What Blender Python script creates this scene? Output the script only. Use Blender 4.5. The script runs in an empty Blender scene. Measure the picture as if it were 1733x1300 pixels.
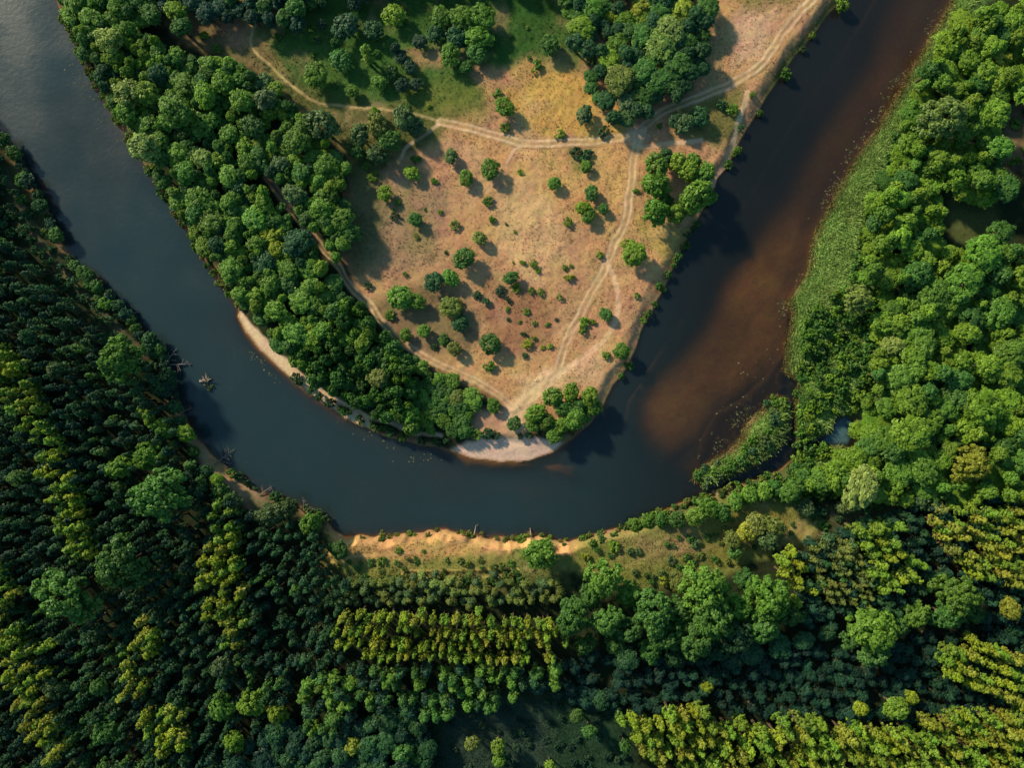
import bpy, math, random
import numpy as np

sc = bpy.context.scene
# ------------------------------------------------------------------ camera, sky, sun, exposure
PXM = 6.0            # photo pixels (1733 x 1300) per metre on the ground
CX, CY = 866.5, 650.0
CAMH = 200.0
SUN_AZ, SUN_EL = -48.0, 28.0      # clockwise from +Y (the photo's top), elevation
cam_d = bpy.data.cameras.new('camera')
cam_d.sensor_width = 36.0
cam_d.lens = 18.0 / ((1733 / 2 / PXM) / CAMH)
cam_d.clip_start, cam_d.clip_end = 1.0, 9000.0
cam = bpy.data.objects.new('camera', cam_d)
cam.location = (0, 0, CAMH)
sc.collection.objects.link(cam)
sc.camera = cam

world = bpy.data.worlds.new('World')
sc.world = world
world.use_nodes = True
wn = world.node_tree
sky = wn.nodes.new('ShaderNodeTexSky')
sky.sky_type = 'NISHITA'
sky.sun_disc = False
sky.sun_elevation = math.radians(SUN_EL)
sky.sun_rotation = math.radians(SUN_AZ)
balance = wn.nodes.new('ShaderNodeMix')          # white balance of the sky light
balance.data_type, balance.blend_type = 'RGBA', 'MULTIPLY'
balance.inputs[0].default_value = 1.0
balance.inputs[7].default_value = (0.70, 1.02, 1.0, 1)
wn.links.new(sky.outputs[0], balance.inputs[6])
wn.links.new(balance.outputs[2], wn.nodes['Background'].inputs[0])
wn.nodes['Background'].inputs[1].default_value = 0.12

sun_d = bpy.data.lights.new('sun', 'SUN')
sun_d.energy = 5.0
sun_d.angle = math.radians(4.0)
sun_d.color = (1.0, 0.825, 0.57)
sun = bpy.data.objects.new('sun', sun_d)
sun.rotation_euler = (math.radians(90 - SUN_EL), 0, math.radians(180 - SUN_AZ))
sc.collection.objects.link(sun)

sc.view_settings.view_transform = 'Standard'
sc.view_settings.look = 'None'
sc.view_settings.gamma = 1.0
sc.view_settings.exposure = 0.42
sc.cycles.max_bounces = 6
sc.cycles.diffuse_bounces = 2
sc.cycles.glossy_bounces = 2
sc.cycles.transmission_bounces = 3
sc.cycles.transparent_max_bounces = 8
sc.cycles.caustics_reflective = False
sc.cycles.caustics_refractive = False
sc.cycles.use_denoising = True

rng = np.random.default_rng(7)
random.seed(7)

# ------------------------------------------------------------------ helpers
def W(px, py):
    """photo pixel -> point on the ground plane"""
    return (px - CX) / PXM, (CY - py) / PXM

def Wp(poly):
    return np.array([W(*p) for p in poly], float)

def vnoise(x, y, scale, seed):
    """smooth value noise in -1..1"""
    r = np.random.default_rng(seed)
    t = r.uniform(-1, 1, (256, 256))
    u, v = x / scale + 1000.37, y / scale + 1000.71
    i, j = np.floor(u).astype(int), np.floor(v).astype(int)
    f, g = u - i, v - j
    f, g = f * f * (3 - 2 * f), g * g * (3 - 2 * g)
    a, b = i & 255, j & 255
    a1, b1 = (i + 1) & 255, (j + 1) & 255
    return (t[a, b] * (1 - f) + t[a1, b] * f) * (1 - g) + (t[a, b1] * (1 - f) + t[a1, b1] * f) * g

def fbm(x, y, scale, seed, n=3):
    o, s, tot = 0, 1.0, 0
    for k in range(n):
        o = o + s * vnoise(x, y, scale / 2 ** k, seed + 17 * k)
        tot += s
        s *= 0.5
    return o / tot

def sstep(a, b, x):
    t = np.clip((x - a) / (b - a), 0, 1)
    return t * t * (3 - 2 * t)

def sdf(x, y, P):
    """signed distance to polygon P (world), positive inside"""
    x, y = np.asarray(x, float), np.asarray(y, float)
    d2 = np.full(x.shape, 1e12)
    ins = np.zeros(x.shape, bool)
    n = len(P)
    for k in range(n):
        ax, ay = P[k]
        bx, by = P[(k + 1) % n]
        ex, ey = bx - ax, by - ay
        wx, wy = x - ax, y - ay
        t = np.clip((wx * ex + wy * ey) / (ex * ex + ey * ey + 1e-12), 0, 1)
        d2 = np.minimum(d2, (wx - ex * t) ** 2 + (wy - ey * t) ** 2)
        c = (ay > y) != (by > y)
        if abs(ey) > 1e-12:
            ins ^= c & (x < ex * (y - ay) / ey + ax)
    d = np.sqrt(d2)
    return np.where(ins, d, -d)

def dline(x, y, P):
    """distance to polyline"""
    d2 = np.full(np.shape(x), 1e12)
    for k in range(len(P) - 1):
        ax, ay = P[k]
        bx, by = P[k + 1]
        ex, ey = bx - ax, by - ay
        wx, wy = x - ax, y - ay
        t = np.clip((wx * ex + wy * ey) / (ex * ex + ey * ey + 1e-12), 0, 1)
        d2 = np.minimum(d2, (wx - ex * t) ** 2 + (wy - ey * t) ** 2)
    return np.sqrt(d2)

def smooth_line(pts, n=6):
    """Catmull-Rom through photo-pixel points, in world units"""
    P = Wp(pts)
    P = np.vstack([2 * P[0] - P[1], P, 2 * P[-1] - P[-2]])
    out = []
    for k in range(1, len(P) - 2):
        for t in np.linspace(0, 1, n, endpoint=False):
            a, b, c, d = P[k - 1], P[k], P[k + 1], P[k + 2]
            out.append(0.5 * (2 * b + (c - a) * t + (2 * a - 5 * b + 4 * c - d) * t * t + (3 * b - a - 3 * c + d) * t ** 3))
    out.append(P[-2])
    return np.array(out)

def np_mesh(name, V, F, smooth=False):
    me = bpy.data.meshes.new(name)
    V = np.asarray(V, np.float32)
    F = np.asarray(F, np.int32)
    k = F.shape[1]
    me.vertices.add(len(V))
    me.vertices.foreach_set('co', V.ravel())
    me.loops.add(F.size)
    me.loops.foreach_set('vertex_index', F.ravel())
    me.polygons.add(len(F))
    me.polygons.foreach_set('loop_start', np.arange(0, F.size, k, dtype=np.int32))
    me.polygons.foreach_set('loop_total', np.full(len(F), k, np.int32))
    if smooth:
        me.polygons.foreach_set('use_smooth', np.ones(len(F), bool))
    me.update(calc_edges=True)
    return me

def point_color(me, name, C):
    a = me.attributes.new(name, 'FLOAT_COLOR', 'POINT')
    a.data.foreach_set('color', np.column_stack([C, np.ones(len(C))]).astype(np.float32).ravel())

def face_float(me, name, v):
    a = me.attributes.new(name, 'FLOAT', 'FACE')
    a.data.foreach_set('value', np.asarray(v, np.float32))

def link(name, me, mat=None, parent=None, label=None, cat=None, group=None, kind=None):
    o = bpy.data.objects.new(name, me)
    sc.collection.objects.link(o)
    if mat is not None and me is not None and not me.materials:
        me.materials.append(mat)
    if parent is not None:
        o.parent = parent
    if label: o['label'] = label
    if cat: o['category'] = cat
    if group: o['group'] = group
    if kind: o['kind'] = kind
    return o

# ------------------------------------------------------------------ materials
def newmat(name):
    m = bpy.data.materials.new(name)
    m.use_nodes = True
    nt = m.node_tree
    nt.nodes.clear()
    out = nt.nodes.new('ShaderNodeOutputMaterial')
    return m, nt, out

def N(nt, t, **kw):
    n = nt.nodes.new(t)
    for k, v in kw.items():
        setattr(n, k, v)
    return n

def leaf_material():
    m, nt, out = newmat('leaves')
    tint = N(nt, 'ShaderNodeAttribute', attribute_type='INSTANCER', attribute_name='tint')
    v = N(nt, 'ShaderNodeAttribute', attribute_type='GEOMETRY', attribute_name='v')
    hsv = N(nt, 'ShaderNodeHueSaturation')
    mr = N(nt, 'ShaderNodeMapRange')
    mr.inputs['To Min'].default_value = 0.62
    mr.inputs['To Max'].default_value = 1.38
    mh = N(nt, 'ShaderNodeMapRange')
    mh.inputs['To Min'].default_value = 0.512
    mh.inputs['To Max'].default_value = 0.497
    nt.links.new(v.outputs['Fac'], mr.inputs['Value'])
    nt.links.new(v.outputs['Fac'], mh.inputs['Value'])
    nt.links.new(mr.outputs[0], hsv.inputs['Value'])
    nt.links.new(mh.outputs[0], hsv.inputs['Hue'])
    nt.links.new(tint.outputs['Color'], hsv.inputs['Color'])
    d = N(nt, 'ShaderNodeBsdfDiffuse')
    t = N(nt, 'ShaderNodeBsdfTranslucent')
    mix = N(nt, 'ShaderNodeMixShader')
    mix.inputs[0].default_value = 0.22
    nt.links.new(hsv.outputs[0], d.inputs[0])
    nt.links.new(hsv.outputs[0], t.inputs[0])
    nt.links.new(d.outputs[0], mix.inputs[1])
    nt.links.new(t.outputs[0], mix.inputs[2])
    g = N(nt, 'ShaderNodeBsdfGlossy')
    g.inputs['Roughness'].default_value = 0.5
    g.inputs['Color'].default_value = (0.9, 0.95, 1, 1)
    mg = N(nt, 'ShaderNodeMixShader')
    mg.inputs[0].default_value = 0.015
    nt.links.new(mix.outputs[0], mg.inputs[1])
    nt.links.new(g.outputs[0], mg.inputs[2])
    nt.links.new(mg.outputs[0], out.inputs[0])
    return m

def bark_material(name, c):
    m, nt, out = newmat(name)
    d = N(nt, 'ShaderNodeBsdfDiffuse')
    tc = N(nt, 'ShaderNodeTexCoord')
    no = N(nt, 'ShaderNodeTexNoise')
    no.inputs['Scale'].default_value = 6
    mx = N(nt, 'ShaderNodeMix', data_type='RGBA')
    mx.inputs[6].default_value = (c[0] * .55, c[1] * .55, c[2] * .55, 1)
    mx.inputs[7].default_value = (c[0] * 1.3, c[1] * 1.3, c[2] * 1.3, 1)
    nt.links.new(tc.outputs['Object'], no.inputs['Vector'])
    nt.links.new(no.outputs[0], mx.inputs[0])
    nt.links.new(mx.outputs[2], d.inputs[0])
    nt.links.new(d.outputs[0], out.inputs[0])
    return m

def soil_material():
    m, nt, out = newmat('soil_and_grass')
    col = N(nt, 'ShaderNodeAttribute', attribute_type='GEOMETRY', attribute_name='Col')
    geo = N(nt, 'ShaderNodeNewGeometry')
    n1 = N(nt, 'ShaderNodeTexNoise')
    n1.inputs['Scale'].default_value = 1.3
    n1.inputs['Detail'].default_value = 5
    n1.inputs['Roughness'].default_value = 0.7
    n2 = N(nt, 'ShaderNodeTexNoise')
    n2.inputs['Scale'].default_value = 0.23
    n2.inputs['Detail'].default_value = 3
    nt.links.new(geo.outputs['Position'], n1.inputs['Vector'])
    nt.links.new(geo.outputs['Position'], n2.inputs['Vector'])
    r1 = N(nt, 'ShaderNodeMapRange')
    r1.inputs['From Min'].default_value = 0.25
    r1.inputs['From Max'].default_value = 0.75
    r1.inputs['To Min'].default_value = 0.76
    r1.inputs['To Max'].default_value = 1.24
    nt.links.new(n1.outputs[0], r1.inputs['Value'])
    r2 = N(nt, 'ShaderNodeMapRange')
    r2.inputs['From Min'].default_value = 0.3
    r2.inputs['From Max'].default_value = 0.7
    r2.inputs['To Min'].default_value = 0.485
    r2.inputs['To Max'].default_value = 0.515
    nt.links.new(n2.outputs[0], r2.inputs['Value'])
    hsv = N(nt, 'ShaderNodeHueSaturation')
    nt.links.new(r1.outputs[0], hsv.inputs['Value'])
    nt.links.new(r2.outputs[0], hsv.inputs['Hue'])
    nt.links.new(col.outputs['Color'], hsv.inputs['Color'])
    b = N(nt, 'ShaderNodeBump')
    b.inputs['Strength'].default_value = 0.35
    b.inputs['Distance'].default_value = 0.25
    nt.links.new(n1.outputs[0], b.inputs['Height'])
    d = N(nt, 'ShaderNodeBsdfDiffuse')
    nt.links.new(hsv.outputs[0], d.inputs[0])
    nt.links.new(b.outputs[0], d.inputs['Normal'])
    nt.links.new(d.outputs[0], out.inputs[0])
    return m

def blade_material(name):
    m, nt, out = newmat(name)
    col = N(nt, 'ShaderNodeAttribute', attribute_type='GEOMETRY', attribute_name='Col')
    d = N(nt, 'ShaderNodeBsdfDiffuse')
    t = N(nt, 'ShaderNodeBsdfTranslucent')
    mix = N(nt, 'ShaderNodeMixShader')
    mix.inputs[0].default_value = 0.25
    nt.links.new(col.outputs['Color'], d.inputs[0])
    nt.links.new(col.outputs['Color'], t.inputs[0])
    nt.links.new(d.outputs[0], mix.inputs[1])
    nt.links.new(t.outputs[0], mix.inputs[2])
    nt.links.new(mix.outputs[0], out.inputs[0])
    return m

MURK = (0.022, 0.026, 0.024)
def water_material():
    m, nt, out = newmat('river_water')
    dep = N(nt, 'ShaderNodeAttribute', attribute_type='GEOMETRY', attribute_name='depth')
    geo = N(nt, 'ShaderNodeNewGeometry')
    k = N(nt, 'ShaderNodeMath', operation='MULTIPLY')
    k.inputs[1].default_value = -0.62
    ex = N(nt, 'ShaderNodeMath', operation='EXPONENT')
    nt.links.new(dep.outputs['Fac'], k.inputs[0])
    nt.links.new(k.outputs[0], ex.inputs[0])
    murk = N(nt, 'ShaderNodeBsdfDiffuse')
    mcol = N(nt, 'ShaderNodeAttribute', attribute_type='GEOMETRY', attribute_name='murk')
    nt.links.new(mcol.outputs['Color'], murk.inputs[0])
    tr = N(nt, 'ShaderNodeBsdfTransparent')
    tr.inputs[0].default_value = (0.88, 0.77, 0.56, 1)
    mx = N(nt, 'ShaderNodeMixShader')
    nt.links.new(ex.outputs[0], mx.inputs[0])
    nt.links.new(murk.outputs[0], mx.inputs[1])
    nt.links.new(tr.outputs[0], mx.inputs[2])
    gl = N(nt, 'ShaderNodeBsdfGlossy')
    gl.inputs['Roughness'].default_value = 0.25
    no = N(nt, 'ShaderNodeTexNoise')
    no.inputs['Scale'].default_value = 0.8
    no.inputs['Detail'].default_value = 4
    nt.links.new(geo.outputs['Position'], no.inputs['Vector'])
    wind = N(nt, 'ShaderNodeTexNoise')
    wind.inputs['Scale'].default_value = 0.06
    wind.inputs['Detail'].default_value = 5
    nt.links.new(geo.outputs['Position'], wind.inputs['Vector'])
    wr = N(nt, 'ShaderNodeMapRange')
    wr.inputs['From Min'].default_value = 0.35
    wr.inputs['From Max'].default_value = 0.65
    wr.inputs['To Min'].default_value = 0.17
    wr.inputs['To Max'].default_value = 0.30
    nt.links.new(wind.outputs[0], wr.inputs['Value'])
    nt.links.new(wr.outputs[0], gl.inputs['Roughness'])
    b = N(nt, 'ShaderNodeBump')
    b.inputs['Strength'].default_value = 0.3
    b.inputs['Distance'].default_value = 0.15
    nt.links.new(no.outputs[0], b.inputs['Height'])
    nt.links.new(b.outputs[0], gl.inputs['Normal'])
    fr = N(nt, 'ShaderNodeFresnel')
    fr.inputs['IOR'].default_value = 1.5
    m2 = N(nt, 'ShaderNodeMixShader')
    front = N(nt, 'ShaderNodeMath', operation='SUBTRACT')
    front.inputs[0].default_value = 1.0
    nt.links.new(geo.outputs['Backfacing'], front.inputs[1])
    fm = N(nt, 'ShaderNodeMath', operation='MULTIPLY')
    nt.links.new(fr.outputs[0], fm.inputs[0])
    nt.links.new(front.outputs[0], fm.inputs[1])
    nt.links.new(fm.outputs[0], m2.inputs[0])
    nt.links.new(mx.outputs[0], m2.inputs[1])
    nt.links.new(gl.outputs[0], m2.inputs[2])
    nt.links.new(m2.outputs[0], out.inputs[0])
    return m

LEAF = leaf_material()
BARK = bark_material('bark', (0.10, 0.075, 0.05))
DEADWOOD = bark_material('weathered_wood', (0.34, 0.26, 0.19))
GREYWOOD = bark_material('grey_dead_wood', (0.20, 0.18, 0.16))
SOIL = soil_material()
BLADE = blade_material('grass_blades')
WATER = water_material()

# ------------------------------------------------------------------ the river and the land
OUTER = [(-1500, -4200), (-420, -760), (-160, -60), (-60, 145), (0, 236), (18, 250), (40, 285), (60, 325), (82, 370), (105, 412), (138, 460),
         (165, 486), (205, 520), (238, 560), (268, 590), (285, 625), (292, 662), (312, 705), (335, 745), (362, 772),
         (392, 797), (420, 820), (455, 838), (500, 853), (540, 872), (565, 893), (600, 909), (650, 906), (700, 902),
         (745, 898), (790, 901), (830, 906), (865, 909), (895, 906), (935, 911), (965, 916), (1000, 906), (1060, 890),
         (1120, 866), (1170, 846), (1230, 826), (1290, 806), (1325, 794), (1334, 775), (1344, 758), (1346, 735), (1345, 700),
         (1348, 655), (1356, 641), (1340, 636), (1328, 628), (1331, 585), (1343, 533), (1334, 512), (1352, 485),
         (1368, 458), (1376, 400), (1400, 355), (1425, 312), (1450, 268), (1490, 208), (1530, 145), (1570, 72),
         (1610, 5), (1690, -130), (1990, -760), (2500, -4200)]
INNER = [(2250, -4200), (1790, -760), (1500, -110), (1440, -15), (1408, 20), (1376, 60), (1342, 100), (1320, 135), (1292, 175), (1262, 225),
         (1237, 275), (1216, 300), (1208, 322), (1186, 365), (1165, 402), (1146, 440), (1122, 490), (1102, 530), (1087, 560),
         (1076, 592), (1060, 626), (1040, 652), (1022, 688), (1000, 715), (975, 738), (953, 752), (935, 768), (900, 780),
         (850, 783), (800, 776), (770, 766), (740, 757), (700, 751), (660, 741), (620, 724), (585, 709), (550, 685),
         (520, 664), (490, 640), (468, 620), (438, 590), (415, 560), (404, 536), (405, 522), (375, 482), (345, 441),
         (325, 400), (300, 360), (270, 317), (245, 280), (215, 235), (195, 200), (175, 165), (155, 130), (140, 92),
         (120, 60), (100, 18), (62, -110), (-110, -760), (-1100, -4200)]
RIVER = Wp(OUTER + INNER)
ISLAND = Wp([(1305, 671), (1331, 674), (1335, 697), (1329, 746), (1302, 772), (1262, 795), (1225, 813), (1189, 824), (1173, 812),
             (1175, 801), (1195, 784), (1227, 766), (1253, 743), (1262, 717), (1290, 694)])
CREEK = smooth_line([(1322, 785), (1343, 765), (1372, 754), (1396, 745), (1420, 744), (1440, 748)])
BROOK = smooth_line([(1340, 645), (1371, 619), (1405, 592), (1440, 566), (1466, 542), (1490, 512)])
POND = Wp([(1408, 708), (1428, 698), (1446, 710), (1442, 732), (1436, 752), (1388, 754), (1402, 730)])

def river_s(x, y):
    """positive = water, metres from the shore"""
    wx = x + 0.5 * fbm(x, y, 5, 3)
    wy = y + 0.5 * fbm(x, y, 5, 5)
    s = sdf(wx, wy, RIVER)
    cut = sstep(-55, -46, x) * (1 - sstep(14, 20, x)) * (1 - sstep(-30, -26, y))
    s = s + cut * (1.5 * fbm(x, y, 3.5, 91, 2) + 0.3)
    s = np.minimum(s, -sdf(wx, wy, ISLAND))
    s = np.maximum(s, 1.5 - dline(wx, wy, CREEK))
    s = np.maximum(s, 0.75 - dline(wx, wy, BROOK))
    s = np.maximum(s, sdf(x + 1.3 * fbm(x, y, 4, 7), y + 1.3 * fbm(x, y, 4, 8), POND) - 0.5)
    return s

BROWN = Wp([(1530, -90), (1680, -90), (1612, 5), (1570, 75), (1490, 210), (1425, 312), (1376, 400), (1345, 500), (1330, 590), (1255, 670), (1180, 750), (1130, 775), (1085, 735),
            (1120, 650), (1205, 530), (1265, 430), (1305, 350), (1375, 230), (1450, 110)])
BAR_R = Wp([(1355, 380), (1372, 425), (1350, 470), (1335, 520), (1328, 585), (1298, 630), (1255, 668), (1212, 692), (1180, 745),
            (1140, 760), (1090, 725), (1075, 680), (1110, 640), (1160, 600), (1195, 540), (1225, 480), (1270, 430), (1315, 395)])
BAR_T = Wp([(1480, 110), (1530, 100), (1480, 190), (1430, 280), (1390, 320), (1330, 290), (1390, 200), (1430, 140)])
BAR_B = Wp([(872, 784), (950, 770), (985, 775), (1020, 822), (975, 838), (930, 826)])
SHELF = Wp([(1335, 530), (1330, 600), (1300, 640), (1255, 680), (1215, 700), (1190, 745), (1185, 790), (1250, 760), (1300, 690),
            (1350, 650), (1335, 600), (1345, 540)])

BEACH = Wp([(762, 762), (790, 747), (850, 737), (910, 742), (952, 748), (960, 760), (935, 775), (900, 790), (850, 792), (795, 784)])
SPIT = Wp([(402, 520), (414, 532), (450, 573), (490, 610), (530, 645), (562, 668), (600, 692), (625, 704), (628, 730), (585, 714), (550, 690),
           (520, 668), (490, 645), (462, 622), (430, 592), (408, 560), (396, 535)])

def bed_depth(x, y, s):
    wx, wy = x + 1.5 * fbm(x, y, 14, 41), y + 1.5 * fbm(x, y, 14, 43)
    right = sstep(0, 30, x)
    gentle = np.maximum(sstep(-6, 2, sdf(x, y, BEACH)), sstep(-2, 2, sdf(x, y, SPIT)))
    d = 0.05 + (1 - gentle) * 1.3 * sstep(0, 0.7, s) + np.minimum(4.2, 0.75 * np.maximum(s, 0)) * (1 - 0.6 * gentle) + 0.4 * fbm(x, y, 22, 47) * sstep(0, 3, s) + 1.8 * right * sstep(0, 3, s)
    inner_shallow = sstep(-3, 6, s) * (1 - right)
    # underwater sand bars
    b = sdf(wx, wy, BROWN)
    f = sstep(-13, 6, b)
    d = d * (1 - f) + f * (1.75 + 0.5 * fbm(x, y, 16, 53))
    b = sdf(wx, wy, BAR_R)
    f = sstep(-10, 8, b)
    d = d * (1 - f) + f * (1.3 - 0.2 * right + 0.35 * fbm(x, y, 12, 49) + 0.25 * fbm(x, y, 4, 57))
    b = sdf(wx, wy, BAR_T)
    f = sstep(-5, 9, b) * 0.9
    d = d * (1 - f) + f * (1.6 + 0.4 * fbm(x, y, 11, 55))
    b = sdf(wx, wy, BAR_B)
    f = sstep(-1, 6, b)
    d = d * (1 - f) + f * 1.5
    b = sdf(x + 0.4 * fbm(x, y, 6, 51), y, SHELF)
    f = sstep(-0.3, 1.2, b)
    d = d * (1 - f) + f * 1.6
    back = sstep(76, 79, x) * (1 - sstep(4, 8, y))
    d = d * (1 - back) + np.maximum(d, 2.6 * sstep(0, 0.8, s)) * back
    return np.maximum(d, 0.06)

def land_height(x, y, s):
    cut = sstep(-58, -46, x) * (1 - sstep(30, 60, x)) * (1 - sstep(-30, -26, y))
    top = 1.5 + 1.9 * cut + 0.5 * fbm(x, y, 40, 61)
    bw = 4.5 - 2.3 * cut
    h = top * sstep(0.0, 1.0, -s / bw) + 0.04
    return h

LOWFLAT = Wp([(800, 690), (830, 683), (870, 690), (895, 680), (900, 700), (890, 735), (850, 740), (815, 742), (792, 720)])
DITCH = [smooth_line([(690, 967), (740, 967), (800, 966), (872, 964)])]

def heights(x, y):
    s = river_s(x, y)
    h = land_height(x, y, s)
    for D in DITCH:
        h = h - 0.3 * (1 - sstep(0.2, 0.9, dline(x, y, D)))
    bm = np.maximum(sstep(-1, 2, sdf(x, y, BEACH)), sstep(-1, 1, sdf(x, y, SPIT)))
    h = h * (1 - 0.65 * bm)
    h = h + (1 - 0.85 * bm) * sstep(0.5, 3, -s) * (0.10 * vnoise(x, y, 1.1, 71) + 0.16 * vnoise(x, y, 3.3, 73))
    d = bed_depth(x, y, s)
    return np.where(s > 0, -d, np.maximum(h, 0.03)), s

TRACKS = [
    ('main', 0.88, smooth_line([(1440, -90), (1400, -30), (1374, 0), (1348, 26), (1325, 55), (1302, 89), (1285, 112), (1261, 129), (1233, 147), (1204, 157),
                               (1161, 177), (1117, 194), (1090, 215), (1071, 230), (1045, 236), (1002, 242), (944, 244), (886, 244),
                               (843, 234), (800, 221), (746, 209)])),
    ('north', 0.28, smooth_line([(752, 211), (703, 196), (645, 189), (573, 182), (530, 173), (495, 147), (458, 112), (429, 84), (431, 58), (437, 35)])),
    ('south', 0.95, smooth_line([(1080, 226), (1077, 242), (1071, 268), (1067, 317), (1062, 345), (1057, 377), (1039, 414), (1022, 455),
                                (1002, 492), (985, 524), (970, 553), (956, 585), (947, 610), (938, 634), (912, 658), (886, 682)])),
    ('east', 0.55, smooth_line([(1026, 446), (1034, 463), (1041, 485), (1045, 506), (1041, 544), (1019, 579), (973, 614), (940, 638)])),
    ('short', 0.5, smooth_line([(1078, 250), (1097, 250), (1140, 244), (1184, 241)])),
    ('west', 0.75, smooth_line([(455, 300), (490, 350), (530, 400), (573, 449), (590, 478), (608, 501), (631, 518), (648, 544), (677, 576), (706, 596), (746, 619), (784, 634),
                                (827, 657), (862, 683), (875, 700)])),
    ('shore', 0.5, smooth_line([(480, 612), (495, 625), (530, 648), (573, 680), (602, 694), (625, 706), (660, 714), (703, 732), (746, 737)])),
    ('bend', 0.35, smooth_line([(888, 245), (872, 256), (864, 268), (856, 285)])),
    ('cut', 0.35, smooth_line([(746, 213), (720, 232), (690, 252), (676, 275)])),
    ('bank', 0.6, smooth_line([(1262, 160), (1250, 205), (1238, 245), (1222, 285), (1208, 312)])),
    ('wood', 0.7, smooth_line([(-30, 230), (0, 285), (40, 345), (66, 400), (95, 445), (140, 490), (185, 540), (235, 585), (265, 612)])),
    ('cliff', 0.3, smooth_line([(560, 950), (600, 938), (640, 935), (700, 930), (760, 917), (800, 912), (850, 935)])),
    ('slope', 0.22, smooth_line([(1050, 958), (1090, 938), (1140, 932), (1200, 925), (1250, 900)])),
]

MEADOW = Wp([(235, 25), (330, 10), (430, -110), (1440, -110), (1450, -20), (1340, 112), (1215, 310), (1065, 640), (1010, 700), (895, 745), (800, 742),
             (800, 690), (860, 690), (780, 642), (700, 592), (600, 480), (565, 410), (590, 320), (600, 280), (530, 205), (440, 130), (330, 85)])
STRIP = Wp([(545, 880), (600, 900), (700, 895), (865, 905), (965, 912), (1060, 885), (1170, 860), (1240, 838), (1330, 850), (1400, 900), (1330, 935), (1180, 985), (1080, 1000),
            (960, 965), (760, 975), (620, 975), (560, 960)])
PINK = (0.385, 0.215, 0.115)
STRAW = (0.47, 0.275, 0.11)
GOLD = (0.45, 0.28, 0.075)
GRASS = (0.055, 0.115, 0.028)
OLIVE = (0.17, 0.16, 0.05)
PATCHES = [  # (polygon, softness m, colour, strength)
    ([(235, 5), (400, 0), (430, 80), (350, 100), (250, 80)], 4, (0.13, 0.10, 0.05), 0.95),
    ([(430, 85), (500, 90), (560, 150), (720, 175), (775, 212), (700, 265), (600, 330), (500, 240), (400, 150), (330, 90), (400, 88)], 4, (0.065, 0.085, 0.026), 0.95),
    ([(438, 92), (470, 98), (490, 125), (470, 118)], 3, (0.26, 0.17, 0.075), 0.7),
    ([(430, 60), (500, 20), (600, -110), (1000, -110), (1000, 60), (975, 125), (890, 112), (835, 125), (815, 190), (730, 192), (560, 168), (500, 130)], 6, GRASS, 1.0),
    ([(540, 20), (850, -60), (990, -60), (930, 80), (850, 110), (800, 60)], 6, (0.035, 0.085, 0.02), 1.0),
    ([(690, 150), (760, 140), (825, 145), (830, 200), (780, 215), (720, 200)], 8, (0.11, 0.13, 0.03), 0.8),
    ([(690, 95), (740, 95), (745, 118), (700, 125)], 3, PINK, 0.6),
    ([(840, 120), (895, 112), (960, 118), (1010, 150), (1060, 200), (1050, 232), (960, 238), (900, 234), (860, 190), (830, 150)], 4, GOLD, 0.85),
    ([(800, 120), (860, 110), (880, 140), (850, 160), (810, 150)], 3, PINK, 0.8),
    ([(760, 215), (860, 245), (1000, 250), (1060, 255), (1045, 390), (960, 380), (860, 300), (800, 260)], 6, STRAW, 0.75),
    ([(840, 330), (930, 330), (960, 440), (900, 470), (830, 420)], 6, (0.55, 0.35, 0.17), 0.8),
    ([(960, 255), (1005, 255), (1005, 300), (970, 300)], 3, OLIVE, 0.8),
    ([(1070, 375), (1170, 385), (1140, 450), (1100, 420)], 3, (0.34, 0.27, 0.07), 0.8),
    ([(1120, 180), (1250, 150), (1255, 230), (1200, 250), (1130, 225)], 4, (0.10, 0.115, 0.03), 0.85),
    ([(1220, -40), (1330, -60), (1340, 10), (1250, 30)], 4, OLIVE, 0.7),
    ([(1190, 60), (1240, 30), (1220, 150), (1190, 170)], 4, (0.26, 0.20, 0.09), 0.6),
    ([(1240, 30), (1310, 20), (1290, 100), (1240, 110)], 5, (0.48, 0.30, 0.20), 0.8),
    ([(590, 320), (680, 300), (760, 330), (740, 440), (680, 470), (620, 450)], 6, (0.25, 0.165, 0.10), 0.8),  # grey-brown grass, darkened too for the forest shadow
    ([(570, 270), (650, 300), (650, 430), (600, 470), (570, 420)], 6, (0.095, 0.105, 0.045), 0.85),  # forest shadow on the left meadow painted as dark green
    ([(620, 300), (700, 330), (690, 350), (630, 330)], 4, OLIVE, 0.4),
    ([(680, 350), (720, 360), (740, 440), (700, 430)], 4, OLIVE, 0.45),
    ([(640, 520), (730, 470), (810, 530), (790, 600), (720, 600), (670, 570)], 5, (0.14, 0.11, 0.06), 0.85),  # shade of the western edge trees painted into the grass
    ([(820, 480), (870, 470), (930, 510), (930, 590), (860, 600), (825, 560), (800, 520)], 4, (0.26, 0.13, 0.07), 0.9),
    ([(860, 640), (940, 620), (1030, 600), (1000, 660), (900, 670)], 4, (0.60, 0.40, 0.23), 0.6),
    ([(350, 0), (400, 20), (428, 60), (425, 92), (395, 88), (370, 40)], 4, (0.38, 0.22, 0.12), 0.85),
    ([(560, 905), (700, 900), (865, 905), (870, 935), (760, 945), (640, 945), (560, 950)], 4, (0.46, 0.27, 0.10), 0.85),
    ([(620, 950), (870, 935), (875, 985), (620, 985)], 3, (0.20, 0.19, 0.05), 0.75),
    ([(950, 915), (1060, 895), (1180, 870), (1190, 930), (1060, 990), (990, 960)], 4, (0.16, 0.165, 0.04), 0.85),
    ([(1060, 905), (1180, 900), (1170, 940), (1080, 945)], 6, (0.32, 0.215, 0.10), 0.6),
    ([(1200, 840), (1300, 850), (1380, 900), (1330, 930), (1200, 960), (1190, 900)], 4, (0.18, 0.17, 0.04), 0.85),
]
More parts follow.
